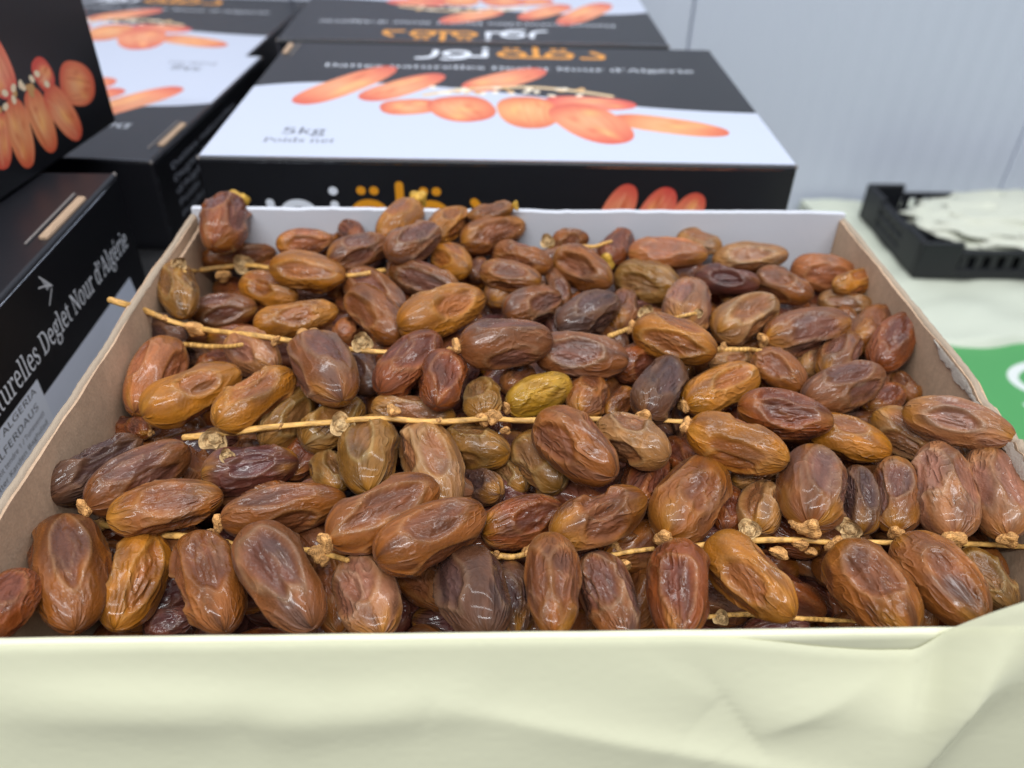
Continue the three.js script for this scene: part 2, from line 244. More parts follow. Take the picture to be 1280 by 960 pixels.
{
  const rimMat = std({ color: rgb(0.40, 0.315, 0.23), roughness: 0.9, bumpMap: kraftBump, bumpScale: 0.0005 });
  const tear = (x) => (x > 0.165 && x < 0.245 ? -0.0045 * sstep(0.165, 0.18, x) * sstep(0.245, 0.235, x) * (0.6 + 0.5 * noise(x * 300, 1, 1)) : 0);
  const left = part('side_wall', wallGeo(BD - 2 * T, RIM - 0.001, T, 3).rotateY(Math.PI / 2).translate(-BX + T / 2, 0, -BD / 2), kraft, openBox, 'plain brown left wall');
  const right = part('side_wall', wallGeo(BD - 2 * T, RIM - 0.001, T, 7, (x) => tear(x + BD / 2)).rotateY(-Math.PI / 2).translate(BX - T / 2, 0, -BD / 2), kraft, openBox, 'right wall with torn upper edge');
  part('back_wall', wallGeo(2 * BX - 0.003, RIM + 0.003, T, 12).translate(0, 0, -BD + T / 2), whiteBoard, openBox, 'white back wall');
  part('front_wall', wallGeo(2 * BX, RIM - 0.003, 0.0020, 15).translate(0, 0, -0.0011), kraft, openBox);
  part('carton_floor', box(2 * BX - 2 * T, 0.004, BD - 2 * T, 0, 0.002, -BD / 2), kraft, openBox);
  // pale cut edges along the tops of the side walls
  const strip = (x, z0, z1, seed, dip) => { const n = 120, pos = [], idx = []; for (let i = 0; i <= n; i++) { const z = lerp(z0, z1, i / n), xx = -(z + BD / 2), y = RIM - 0.0002 + 0.0007 * noise(xx * 40, seed, 0.5) + 0.0004 * noise(xx * 150, seed, 2.5) + 0.0004 * noise(z * 700, seed, 4) + (dip ? dip(z) : 0), wv = 0.0005 * noise(z * 260, seed, 9); pos.push(x - T * 0.38 + wv, y - 0.0011, z, x - T * 0.22 + wv, y + 0.0005, z, x + T * 0.22 + wv, y + 0.0005, z, x + T * 0.38 + wv, y - 0.0011, z); if (i) for (let k = 0; k < 3; k++) { const a = (i - 1) * 4 + k; idx.push(a, a + 1, a + 4, a + 1, a + 5, a + 4); } } const g = new THREE.BufferGeometry(); g.setAttribute('position', new THREE.Float32BufferAttribute(pos, 3)); g.setIndex(idx); g.computeVertexNormals(); const u = new Float32Array(pos.length / 3 * 2); for (let i = 0; i < pos.length / 3; i++) { u[i * 2] = pos[i * 3] * 20; u[i * 2 + 1] = pos[i * 3 + 2] * 20; } g.setAttribute('uv', new THREE.BufferAttribute(u, 2)); return g; };
  part('cut_edge', strip(-BX + T / 2, -BD + T, -T, 3), rimMat, left); part('cut_edge', strip(BX - T / 2, -BD + T, -T, 7, (z) => tear(z + BD)), rimMat, right);
  // torn ply on the right wall: ragged pale paper with thickness
  const n = 150, pos = [], idx = [];
  for (let i = 0; i <= n; i++) {
    const f = i / n, z = lerp(-0.165, -0.03, f), ends = sstep(0, 0.06, f) * sstep(1, 0.94, f);
    const low = (0.003 + 0.0115 * Math.pow(f, 1.4) + 0.0022 * noise(z * 90, 4, 1) + 0.0016 * noise(z * 320, 8, 1)) * ends + 0.0008, x = BX - T - 0.0002, y1 = RIM - 0.0012 + tear(z + BD);
    const c = 0.0011 + 0.0009 * noise(z * 400, 2, 2) * ends;
    pos.push(x - 0.0004, y1, z, x - c, RIM - low - 0.0004, z, x + 0.0004, RIM - low - 0.0014, z);
    if (i) for (let k = 0; k < 2; k++) { const a = (i - 1) * 3 + k; idx.push(a, a + 3, a + 1, a + 1, a + 3, a + 4); }
  }
  const g = new THREE.BufferGeometry(); g.setAttribute('position', new THREE.Float32BufferAttribute(pos, 3)); g.setIndex(idx); g.computeVertexNormals();
  const u = new Float32Array(pos.length / 3 * 2); for (let i = 0; i < pos.length / 3; i++) { u[i * 2] = pos[i * 3 + 1] * 20; u[i * 2 + 1] = pos[i * 3 + 2] * 20; } g.setAttribute('uv', new THREE.BufferAttribute(u, 2));
  part('torn_ply', g, std({ color: rgb(0.6, 0.55, 0.47), roughness: 0.95, bumpMap: kraftBump, bumpScale: 0.0006, side: THREE.DoubleSide }), right);
  // folded-in flap lying against the left wall
  part('inner_flap', wallGeo(0.075, RIM - 0.006, 0.0018, 21).rotateY(Math.PI / 2).translate(-BX + T + 0.0015, 0, -BD + T + 0.0375), kraft, openBox);
}
// ---------------------------------------------------------------- the dates
// linear base colours: flesh, sunken plate, raised rim of the skin, blotch
const PAL = {
  b: [[0.260, 0.083, 0.015], [0.188, 0.061, 0.024], [0.407, 0.213, 0.090], [0.106, 0.039, 0.021]],   // brown
  r: [[0.219, 0.055, 0.012], [0.147, 0.040, 0.020], [0.366, 0.164, 0.063], [0.102, 0.037, 0.023]],    // red brown
  a: [[0.40, 0.145, 0.014], [0.29, 0.09, 0.022], [0.48, 0.26, 0.085], [0.22, 0.082, 0.022]],        // amber
  t: [[0.346, 0.158, 0.048], [0.264, 0.098, 0.037], [0.479, 0.326, 0.176], [0.223, 0.109, 0.054]],         // tan
  w: [[0.125, 0.036, 0.024], [0.11, 0.036, 0.034], [0.25, 0.125, 0.075], [0.055, 0.022, 0.02]],     // wine
  d: [[0.12, 0.05, 0.026], [0.085, 0.042, 0.038], [0.24, 0.14, 0.08], [0.05, 0.028, 0.026]],      // dark
  m: [[0.219, 0.074, 0.021], [0.158, 0.062, 0.043], [0.366, 0.234, 0.138], [0.117, 0.062, 0.049]],     // mauve skin
  o: [[0.254, 0.114, 0.020], [0.204, 0.088, 0.028], [0.407, 0.289, 0.127], [0.143, 0.074, 0.021]],      // olive
  g: [[0.44, 0.235, 0.018], [0.42, 0.215, 0.018], [0.50, 0.31, 0.07], [0.27, 0.13, 0.016]],         // golden
  p: [[0.336, 0.139, 0.054], [0.295, 0.121, 0.077], [0.468, 0.305, 0.192], [0.204, 0.092, 0.063]],          // pink
  k: [[0.407, 0.136, 0.040], [0.336, 0.109, 0.045], [0.468, 0.239, 0.106], [0.214, 0.068, 0.028]],         // orange
};
const wr1 = periodic(51), wr2 = periodic(67), wr3 = periodic(71), wr4 = periodic(83);
const ridge = (x) => 1 - Math.abs(2 * x - 1);
const crease = (u, v) => {          // fine creases of the loose skin, mostly lengthwise (v runs along the date)
  const wu = u + 0.09 * (wr1(u, v, 5, 5) - 0.5), wv = v + 0.11 * (wr2(u, v, 5, 5) - 0.5);
  const a = Math.pow(ridge(wr3(wu, wv, 15, 8)), 3.0), b = Math.pow(ridge(wr4(wu, wv, 36, 20)), 3.2), c = wr1(wu, wv, 110, 90), m = sstep(0.35, 0.7, wr2(u, v, 5, 4)), m2 = sstep(0.3, 0.75, wr4(u, v, 6, 6));
  return [0.12 + 0.5 * a * m + 0.46 * b * m2 + 0.12 * c, a * m, b * m2];
};
const skinBump = dataTex(1024, 1024, (u, v) => crease(u, v)[0]);
const skinTint = dataTex(1024, 1024, (u, v) => { const [, e, f] = crease(u, v), a = wr2(u, v, 9, 6), b = wr3(u, v, 60, 24), c = wr4(u, v, 150, 120), s = 0.74 + 0.14 * a + 0.08 * b + 0.06 * c + 0.13 * e + 0.08 * f; const pale = sstep(0.86, 0.97, wr1(u, v, 120, 100)) * 0.1; return [s + pale, s * 0.985 + pale, s * 0.965 + pale]; }, true);
const skinRough = dataTex(512, 512, (u, v) => 0.22 + 0.38 * sstep(0.25, 0.75, wr1(u, v, 6, 5)) + 0.14 * wr4(u, v, 40, 30), false);
const skinMat = phys({ map: skinTint, bumpMap: skinBump, bumpScale: 0.00105, roughness: 1, roughnessMap: skinRough, vertexColors: true, specularIntensity: 0.8, ior: 1.45, clearcoat: 0.30, clearcoatRoughness: 0.10, sheen: 0.14, sheenColor: rgb(0.62, 0.54, 0.5), sheenRoughness: 0.45 });
const capTint = dataTex(256, 256, (u, v) => { const s = 0.72 + 0.35 * n1(u, v, 14, 5) + 0.2 * (n2(u, v, 40, 30) - 0.5); return [s, s * 0.97, s * 0.92]; }, true);
const capMat = std({ map: capTint, color: rgb(0.80, 0.43, 0.155), roughness: 0.75, bumpMap: capTint, bumpScale: 0.00105, side: THREE.DoubleSide });
const goldCapMat = std({ map: capTint, color: rgb(0.72, 0.44, 0.06), roughness: 0.5, bumpMap: capTint, bumpScale: 0.0006, side: THREE.DoubleSide });
const stalkMat = std({ map: capTint, color: rgb(0.85, 0.50, 0.15), roughness: 0.55, bumpMap: capTint, bumpScale: 0.0003 });
const paleCapMat = std({ map: capTint, color: rgb(0.74, 0.52, 0.27), roughness: 0.7, bumpMap: capTint, bumpScale: 0.0006, side: THREE.DoubleSide });

const PAINTED_GLOW = [0.44, 0.185, 0.02];  // light shining through the date ends, painted into the vertex colours
// the body of a date: axis along x from the stalk end (-L/2) to the tip, its best plate turned towards +y
function dateGeo(L, r, seed, pal, nu, nv) {
  const s = seed * 13.37, taper = 0.10 + 0.16 * (noise(s, 1.3, 0) * 0.5 + 0.5), bend = 0.24 * r * noise(s, 5.1, 2), flat = 0.86 + 0.11 * noise(s, 7.7, 1), sunk = 1 + 0.9 * sstep(0.05, 0.45, noise(s, 13.7, 6)), blunt = 2.75 + 0.6 * noise(s, 9.1, 3);
  const dents = [], glowPaint = 0.85 * sstep(-0.15, 0.25, noise(s, 15.3, 9));
  const nd = 3 + Math.floor(2.99 * (noise(s, 11.5, 4) * 0.5 + 0.5));
  for (let k = 0; k < nd; k++) {
    const q = (a) => noise(s + k * 3.17, a, 8.3 + k);
    dents.push({ phi: k === 0 ? 0.7 * q(1.5) : k * (2 * Math.PI / nd) + 0.8 * q(1.5), t: 0.42 * q(2.5), a: 0.62 + 0.34 * q(3.5), l: 0.62 + 0.30 * q(4.5), d: (0.135 + 0.10 * q(5.5)), rim: 0.04 + 0.05 * q(6.5) });
  }
  const pos = [], col = [], uv = [], idx = [], uo = (seed * 0.37) % 1, vo = (seed * 0.61) % 1, [cb, cp, cr, cd] = pal;
  for (let j = 0; j <= nv; j++) {
    const th = Math.PI * j / nv, x0 = -Math.cos(th), prof = Math.pow(Math.max(0, 1 - Math.pow(Math.abs(x0), blunt)), 1 / 2.25) * (1 - taper * x0 * (x0 > 0 ? 1 : 0.25));
    for (let i = 0; i <= nu; i++) {
      const ph = 2 * Math.PI * (i % nu) / nu, cy = Math.cos(ph), cz = Math.sin(ph);
      // 3-D noise that does not notice the seam; stretched along the axis
      const ax = x0 * 0.75, big = noise(cy * 0.9 + s, cz * 0.9, ax * 1.3 + s), mid = noise(cy * 1.7 + s, cz * 1.7 + 4.4, ax * 1.9), fold = 1 - Math.abs(noise(cy * 2.3 + s * 1.7, cz * 2.3, ax * 2.0 + 0.6 * mid) * 2), fold2 = 1 - Math.abs(noise(cy * 4.6 + s, cz * 4.6 + 2, ax * 3.0 + 0.6 * mid) * 2);
      const mask = sstep(-0.25, 0.35, noise(cy * 0.8 + s, cz * 0.8 + 9, ax + 3));
      const pole = sstep(0.02, 0.42, 1 - Math.abs(x0)), F = Math.pow(Math.max(0, fold), 8), F2 = Math.pow(Math.max(0, fold2), 4);
      let dr = 0.085 * big + 0.06 * mid + pole * (0.055 * F * (0.1 + 0.9 * mask) + 0.012 * F2 * mask), plate = 0, rim = F * (0.05 + 0.6 * mask) * pole;
      for (const d of dents) {
        let dp = ph - d.phi; dp -= 2 * Math.PI * Math.round(dp / (2 * Math.PI));
        const e = Math.sqrt((dp / d.a) ** 2 + ((x0 - d.t) / d.l) ** 2) + 0.34 * mid + 0.13 * noise(cy * 2.9 + s, cz * 2.9, ax * 3.2), inside = 1 - sstep(0.66, 1.0, e), edge = Math.exp(-(((e - 1.04) / 0.10) ** 2));
        dr += -d.d * sunk * inside * (0.95 - 0.30 * F2) + d.rim * edge * (0.4 + 0.9 * mask);
        plate = Math.max(plate, inside); rim = Math.max(rim, edge * clamp(d.rim * 16, 0.25, 1));
      }
      const rad = r * prof * Math.max(0.5, 1 + dr * sstep(0, 0.12, 1 - Math.abs(x0)));
      pos.push(x0 * L / 2 * (1 + 0.02 * big), rad * cy * flat + bend * (1 - x0 * x0), rad * cz);
      const bl = sstep(0.08, 0.42, noise(cy * 1.3 + s, cz * 1.3 + 21, ax * 1.7 + 7)), tipw = sstep(0.75, 1.0, x0) * 0.5 * (glowPaint > 0 ? 0 : 1), amber = glowPaint * sstep(0.35, 0.95, Math.abs(x0 * 0.9 + 0.25 * mid)) * sstep(-0.3, 0.3, noise(cy * 1.1 + s, cz * 1.1 + 41, ax * 1.4)) * (1 - rim * 0.6);  // amber: mask of the painted translucency towards both ends
      const jit = 1 + 0.32 * noise(cy * 2.6 + s, cz * 2.6 + 31, ax * 3.1);
      for (let k = 0; k < 3; k++) {
        let c = lerp(cb[k], cp[k], plate * 0.85); c = lerp(c, cd[k], clamp(bl * 0.62 + tipw * 0.4, 0, 0.85)); c = lerp(c, PAINTED_GLOW[k], clamp(amber, 0, 0.75)); c = lerp(c, cr[k], clamp(rim * 0.5, 0, 0.7)); col.push(c * jit);
      }
      uv.push(uo + i / nu, vo + (x0 * 0.5 + 0.5) * (L / (2 * Math.PI * r)) * 1.0);
    }
  }
  for (let j = 0; j < nv; j++) for (let i = 0; i < nu; i++) { const a = j * (nu + 1) + i, b = a + nu + 1; idx.push(a, a + 1, b, a + 1, b + 1, b); }
  const g = new THREE.BufferGeometry();
  g.setAttribute('position', new THREE.Float32BufferAttribute(pos, 3)); g.setAttribute('uv', new THREE.Float32BufferAttribute(uv, 2)); g.setAttribute('color', new THREE.Float32BufferAttribute(col, 3)); g.setIndex(idx);
  g.computeVertexNormals();
  const nn = g.attributes.normal; for (let j = 0; j <= nv; j++) { const a = j * (nu + 1), b = a + nu; const x = nn.getX(a) + nn.getX(b), y = nn.getY(a) + nn.getY(b), z = nn.getZ(a) + nn.getZ(b), q = Math.hypot(x, y, z) || 1; nn.setXYZ(a, x / q, y / q, z / q); nn.setXYZ(b, x / q, y / q, z / q); }
  return g;
}
// dry knobbly calyx left on the stalk end of a date, opening towards -x
function capGeo(r, seed) {
  const g = new THREE.SphereGeometry(1, 26, 16), p = g.attributes.position;
  for (let i = 0; i < p.count; i++) {
    let x = p.getX(i), y = p.getY(i), z = p.getZ(i); const ph = Math.atan2(z, y), rad = Math.hypot(y, z), lobes = 1 + 0.16 * Math.cos(3 * ph + seed) + 0.22 * noise(y * 2 + seed, z * 2, x * 2) + 0.1 * noise(y * 6 + seed, z * 6, x * 5);
    if (x < -0.3) x = -0.3 - (x + 0.3) * 0.15 * 0 - (-x - 0.3) * (0.55 + 0.4 * Math.cos(3 * ph + seed) * rad) ;
    p.setXYZ(i, x * r * 0.8, y * r * lobes * (1 - 0.22 * x), z * r * lobes * (1 - 0.22 * x));
  }
  g.computeVertexNormals(); return g;
}
// x0 y0 x1 y1: stalk end and tip in the survey; w width; lay: how high in the heap; colour key (capital C: calyx showing); label
const DATES = [
  [82, 650, 94, 788, 92, 7, 'b', 'broad wrinkled brown date upright against the yellow paper, leftmost of the large front dates'],
  [190, 671, 143, 787, 78, 5, 'a', 'amber date leaning left in the front row, right of the broad wrinkled one'],
  [246, 672, 281, 790, 86, 5, 'b', 'brown date with lengthwise folds, third large one from the left in front'],
  [316, 664, 391, 786, 90, 5, 'm', 'long mauve brown date with a big flat plate, fourth along in the front row'],
  [446, 701, 477, 795, 82, 4, 'p', 'short pinkish brown date at the front, just left of the dark gap by the paper'],
  [412, 700, 424, 792, 56, 2, 'b', 'brown date mostly hidden between the long mauve one and the short pinkish one in front'],
  [410, 676, 546, 604, 76, 6, 'B', 'long ribbed brown date lying slantwise, upper of the crossing pair at centre front'],
  [470, 700, 604, 636, 80, 7, 'b', 'long smooth brown date lying slantwise, lower of the crossing pair at centre front'],
  [276, 652, 432, 622, 66, 5, 'B', 'long ribbed brown date lying crosswise above the front row, touching the crossing pair'],
  [134, 650, 279, 619, 68, 6, 'b', 'flat topped brown date lying crosswise, lowest of three fanned out at the left front'],
  [108, 634, 236, 560, 70, 5, 'M', 'wrinkled mauve date, middle one of three fanned out at the left front'],
  [58, 622, 176, 549, 62, 4, 'D', 'dark blackish date nearest the left wall, uppermost of the three fanned out'],
  [34, 716, -20, 800, 62, 2, 'r', 'dark red date in the front left corner, cut off by the picture edge'],
  [252, 597, 373, 577, 60, 4, 'w', 'shiny wine coloured date in a hollow below the big white calyx'],
  [180, 787, 244, 770, 40, 1, 'w', 'small dark date deep behind the paper, below the amber front date'],
  [462, 529, 460, 615, 76, 5, 'o', 'plump olive brown date standing just below the long stem, beside the cream calyx'],
  [404, 572, 424, 612, 48, 3, 'o', 'olive date half hidden to the left of the plump olive brown one'],
  [522, 530, 562, 636, 72, 5, 't', 'tan date hanging down from the long stem towards the crossing pair'],
  [553, 556, 637, 566, 58, 4, 'o', 'olive brown date lying level just under the long stem, right of the tan one'],
  [654, 548, 700, 612, 60, 4, 'o', 'brown olive date squeezed beneath the left edge of the big plate faced date'],
  [676, 524, 768, 596, 80, 7, 'b', 'big plate faced brown date lying on the long stem at the middle of the box'],
  [746, 535, 836, 572, 66, 7, 't', 'tan amber date lying on the long stem, next right of the plate faced one'],
  [836, 552, 864, 588, 42, 3, 'r', 'small reddish date end showing between the tan amber date and the big creased one'],
  [818, 566, 790, 640, 54, 4, 'r', 'reddish wrinkled date standing between the gold tipped date and the big creased one'],
  [690, 673, 806, 622, 74, 6, 'b', 'glossy brown date with a golden tip, right of centre near the front'],
  [832, 672, 895, 578, 86, 6, 'B', 'big deeply creased brown date standing right of the gold tipped one'],
  [602, 668, 702, 634, 62, 5, 'r', 'finely wrinkled red brown date lying behind the end of the smooth crossing date'],
  [574, 696, 612, 796, 92, 5, 'd', 'wide dark grey brown date with puffed skin, right of the dark gap at the paper'],
  [632, 704, 646, 795, 56, 3, 'd', 'narrow greyish date wedged behind the wide dark one at the paper'],
  [690, 671, 692, 794, 72, 6, 'b', 'upright brown date with dark edges, at the middle of the front row'],
  [738, 694, 786, 802, 70, 5, 'm', 'mottled mauve and tan date in the front row, right of the upright dark edged one'],
  [847, 680, 850, 799, 84, 6, 'r', 'wet looking red brown date with small pits, upright by the paper right of centre'],
  [888, 674, 992, 772, 76, 6, 'a', 'amber brown ribbed date pointing down to the right, under the right front stem'],
  [1046, 684, 1140, 794, 86, 6, 'B', 'large brown and mauve date hanging from the right front stem down to the paper'],
  [1126, 672, 1230, 782, 84, 7, 'b', 'largest brown date at the right front, lying across the right front stem'],
  [1200, 690, 1268, 762, 52, 5, 'o', 'brown date showing behind the right side of the largest right front date'],
  [1013, 658, 1018, 562, 86, 6, 'M', 'round faced date with a smooth plate standing above the right front stem'],
  [1078, 668, 1068, 584, 50, 4, 'd', 'bluish dark date right behind the round faced one above the stem'],
  [1120, 664, 1120, 573, 58, 5, 'M', 'slim mauve brown date standing on the right front stem, left of two wider ones'],
  [1192, 672, 1166, 556, 74, 6, 'P', 'wide pinkish brown date standing on the right front stem, second from the right wall'],
  [1260, 672, 1228, 560, 68, 6, 'P', 'pinkish brown date standing on the right front stem, nearest the right wall'],
  [946, 666, 958, 606, 54, 4, 't', 'tan brown date tucked behind the left side of the round faced date'],
  [906, 664, 916, 610, 38, 3, 'r', 'narrow red brown date squeezed in right of the big creased one'],
  [928, 791, 1012, 781, 36, 1, 'w', 'dark wine date deep by the paper beneath the amber ribbed one'],
  [1128, 512, 1270, 548, 56, 7, 'p', 'long light pinkish date lying against the torn right edge'],
  [1090, 520, 1190, 577, 56, 5, 't', 'tan brown date lying beneath the long light one by the right wall'],
  [1008, 532, 1115, 566, 54, 5, 'a', 'golden brown date with long ridges, below the dark wrinkled oval one on the right'],
  [922, 508, 1042, 530, 60, 7, 'r', 'dark wrinkled oval date with pale scuffs, right end of the middle row'],
  [860, 534, 986, 578, 66, 7, 'A', 'amber plate faced date at the right end of the long stem'],
  [1004, 502, 1103, 466, 58, 6, 'm', 'mauve streaked date with a puffed tip, right of centre towards the right wall'],
  [1085, 512, 1126, 486, 38, 4, 'r', 'small brown date end below the mauve streaked one by the right wall'],
  [1036, 472, 1064, 420, 48, 5, 'm', 'tan mauve date pointing up, behind the mauve streaked one'],
  [1070, 432, 1112, 390, 52, 5, 'b', 'amber brown date pointing up right, left one of the pair along the right wall'],
  [1096, 460, 1138, 394, 48, 4, 'r', 'wine brown date pressed against the right wall, right one of the pair'],
  [1110, 472, 1150, 498, 32, 2, 'b', 'small brown date low against the right wall'],
  [956, 425, 1062, 400, 54, 6, 'M', 'amber and mauve two toned date lying level, right of the plated tan one'],
  [1022, 374, 1096, 386, 32, 3, 't', 'thin light brown date lying level by the right wall, above the two toned one'],
  [988, 336, 1070, 346, 46, 5, 'k', 'reddish orange date in the back right corner'],
  [1092, 346, 1042, 360, 32, 4, 'A', 'amber date with a twisted stalk end touching the right wall at the back'],
  [944, 346, 1016, 372, 44, 6, 'b', 'amber brown date in front of the reddish one at the back right'],
  [896, 417, 968, 376, 54, 6, 't', 'tan date with two mauve plates, right of the pink one'],
  [902, 372, 946, 362, 32, 4, 't', 'small tan date end behind the plated tan one'],
  [867, 346, 950, 356, 38, 6, 'w', 'wine and amber date lying level, second row from the white back wall on the right'],
  [890, 325, 986, 318, 36, 5, 't', 'light tan date against the white back wall on the right'],
  [785, 316, 885, 318, 42, 6, 'k', 'smooth orange brown date lying level close to the white back wall'],
  [846, 296, 902, 310, 32, 4, 't', 'small tan date between the orange brown one and the back wall'],
  [772, 345, 852, 366, 58, 5, 'o', 'olive brown plated date just in front of the smooth orange brown one'],
  [857, 412, 862, 354, 60, 5, 'p', 'rosy pink date with a dry stem end lying across it'],
  [696, 320, 764, 354, 50, 6, 'b', 'brown date with one long groove, right of the two short ones behind the centre'],
  [757, 328, 784, 290, 38, 4, 'R', 'twisted brown date standing up near the white back wall'],
  [690, 303, 736, 298, 28, 4, 'B', 'small brown date by the back wall with a pale calyx'],
  [618, 314, 690, 334, 40, 5, 'b', 'short brown date, upper of two stacked behind the centre of the box'],
  [600, 338, 677, 352, 38, 6, 'b', 'short reddish brown date, lower of two stacked behind the centre of the box'],
  [612, 376, 655, 350, 42, 5, 'p', 'small pinkish tan date just behind the purple brown one at the centre'],
  [630, 392, 700, 371, 48, 5, 'm', 'purple brown date behind the large mauve central one'],
  [690, 336, 708, 386, 28, 4, 'm', 'thin mauve date end standing between the grooved date and the purple ones'],
  [697, 410, 772, 374, 50, 6, 'd', 'dark purple date behind the black tipped central one'],
  [775, 412, 782, 364, 40, 4, 'm', 'pinkish mauve date standing right behind the dark purple one'],
  [792, 410, 896, 441, 56, 7, 'A', 'brown date with a yellow shoulder pointing down right, right of the black tipped one'],
  [668, 438, 786, 452, 58, 7, 'm', 'large mauve brown date with a black tip, just right of the centre'],
  [766, 462, 830, 446, 46, 5, 'r', 'reddish date running out from under the black tipped one'],
  [574, 434, 691, 424, 64, 8, 'M', 'large mauve brown date on top of the heap at the centre'],
  [498, 410, 604, 370, 62, 6, 'a', 'large amber date with a mauve end, upper left of the centre'],
  [488, 336, 574, 362, 46, 5, 'm', 'mauve brown date lying behind the large amber one left of centre'],
  [546, 318, 586, 338, 44, 5, 'a', 'round amber date seen end on, behind the mauve brown one'],
  [577, 304, 656, 281, 44, 5, 'b', 'brown date with an open fold, close to the white back wall at the middle'],
  [642, 259, 584, 271, 24, 4, 'B', 'date at the back wall with its yellow calyx above the white rim, right of centre'],
  [540, 296, 582, 266, 38, 4, 'a', 'amber brown date leaning on the back wall, left of the open folded one'],
  [486, 320, 546, 286, 46, 6, 'm', 'date with a mauve plate in front of the two leaning on the back wall'],
  [520, 256, 478, 298, 44, 4, 'A', 'amber date at the back wall with its calyx above the rim, left of centre'],
  [410, 326, 487, 303, 42, 5, 'm', 'brown date with a long dimple, left of the mauve plated one at the back'],
  [430, 280, 450, 300, 28, 3, 'r', 'small reddish brown date by the back wall, left of centre'],
  [338, 332, 431, 346, 48, 6, 'a', 'plump amber brown date lying over the back left stem'],
  [345, 306, 416, 300, 34, 3, 'k', 'red orange date by the back wall, behind the plump amber brown one'],
  [251, 325, 346, 315, 32, 4, 'B', 'brown date lying along the back left stem with its calyx to the left'],
  [291, 258, 266, 308, 60, 6, 'R', 'orange red date standing in the back left corner above the rim'],
  [214, 335, 232, 395, 48, 5, 'O', 'olive amber date hanging by the left wall from the back left stem'],
  [239, 394, 322, 384, 44, 5, 'M', 'mauve orange date just above the left stem with a tan calyx'],
  [302, 354, 372, 374, 42, 5, 'a', 'amber brown date below the back left stem'],
  [317, 408, 423, 388, 44, 6, 'a', 'smooth amber date lying level just above the left stem'],
  [440, 364, 500, 424, 54, 6, 'b', 'brown date with folded skin slanting down right, left of the large amber one'],
  [436, 344, 505, 386, 50, 5, 'm', 'mauve brown date under the folded one left of centre'],
  [424, 420, 450, 404, 34, 3, 'k', 'round orange date end by the small cream calyx'],
  [386, 424, 428, 501, 78, 7, 'M', 'broad mauve date with a dark plate hanging under the left stem'],
  [290, 424, 345, 462, 56, 5, 'p', 'pinkish wrinkled date hanging under the left stem'],
  [218, 430, 168, 516, 66, 6, 'k', 'reddish orange date hanging by the left wall from a short stem'],
  [178, 520, 300, 464, 68, 7, 'a', 'large bright amber date lying slantwise at the left'],
  [270, 532, 366, 466, 60, 7, 'a', 'smooth amber date lying slantwise, right of the large bright one'],
  [330, 557, 392, 488, 52, 4, 'o', 'olive brown date behind the long stem near its left end'],
  [380, 557, 450, 502, 56, 4, 'o', 'dark olive brown date behind the long stem, under the broad mauve one'],
  [440, 446, 466, 490, 46, 4, 'd', 'shiny dark brown date tucked right of the broad mauve one'],
  [474, 490, 546, 420, 58, 7, 'r', 'red brown wrinkled date standing slantwise, left of the short crimson one'],
  [560, 446, 546, 508, 60, 7, 'R', 'short crimson brown wrinkled date left of the olive round one'],
  [464, 508, 570, 522, 42, 5, 't', 'tan brown date lying along the long stem under the two red brown ones'],
  [606, 522, 602, 480, 52, 6, 'O', 'round olive date seen end on above the long stem'],
  [634, 509, 713, 478, 50, 6, 'G', 'bright golden olive date above the long stem at the centre'],
  [630, 488, 665, 462, 36, 4, 'b', 'small brown date end behind the golden olive one'],
  [726, 520, 742, 474, 52, 5, 'b', 'glistening brown date right of the golden olive one'],
  [790, 490, 760, 520, 32, 4, 'b', 'thin brown date left of the dark purple upright one'],
  [806, 520, 845, 452, 60, 7, 'D', 'dark purple wrinkled date standing on the long stem with a tan calyx'],
  [856, 507, 945, 464, 56, 6, 'A', 'amber wrinkled date slanting up right, right of the dark purple upright one'],
  [886, 456, 940, 446, 30, 4, 't', 'tan date end below the short yellow stem at the right'],
  [945, 445, 1005, 486, 48, 5, 'b', 'brown date with a bright ridge, behind the dark wrinkled oval one'],
  [950, 458, 970, 490, 38, 4, 'a', 'amber date end between the wrinkled amber one and the bright ridged one'],
  [1004, 466, 1026, 440, 32, 3, 't', 'small tan date deep beneath the two toned one'],
  [914, 599, 976, 591, 32, 3, 't', 'pale date end beneath the amber plate faced one'],
  [580, 600, 626, 618, 46, 2, 'd', 'dark olive date in the hollow under the level olive brown one'],
  [622, 574, 656, 612, 42, 3, 'o', 'olive date in the hollow left of the plate faced one'],
  [144, 534, 180, 541, 32, 2, 'r', 'small reddish date low by the left wall above the fanned three'],
  [188, 541, 160, 529, 26, 3, 'R', 'little red date end with a tan calyx beneath the large bright amber one'],
  [190, 405, 232, 424, 38, 3, 'D', 'dark purple date under the left stem beside the left wall'],
  [232, 440, 262, 456, 34, 2, 'd', 'dark wrinkled date under the short stem at the left'],
  [252, 463, 284, 447, 32, 3, 'r', 'small red date end above the large bright amber one'],
  [1186, 560, 1212, 586, 38, 4, 't', 'brown date end between the two pinkish dates on the right front stem'],
  [770, 683, 806, 640, 48, 3, 'B', 'brown date in the shade below the gold tipped one, with a tan calyx'],
  [712, 386, 738, 367, 28, 3, 'k', 'small orange date end among the purple ones behind the centre'],
  [592, 350, 603, 324, 24, 3, 'm', 'small dark date end left of the two stacked short ones'],
  [1024, 389, 1056, 381, 24, 3, 'p', 'pale pink date edge right above the two toned one'],
  [400, 312, 426, 297, 26, 3, 'b', 'brown date end behind the long dimpled one at the back left'],
];
const heapY = (p) => { const u = p.x / BX, v = -p.z / BD; return -0.021 - 0.010 * sstep(0.22, 0.02, v) + 0.010 * sstep(0.15, 0.55, v) - 0.006 * sstep(0.55, 1, Math.abs(u)) - 0.008 * sstep(-0.4, -1.0, u) + 0.010 * sstep(0.6, 1.0, v) * sstep(0.75, 0.3, Math.abs(u + 0.1)); };
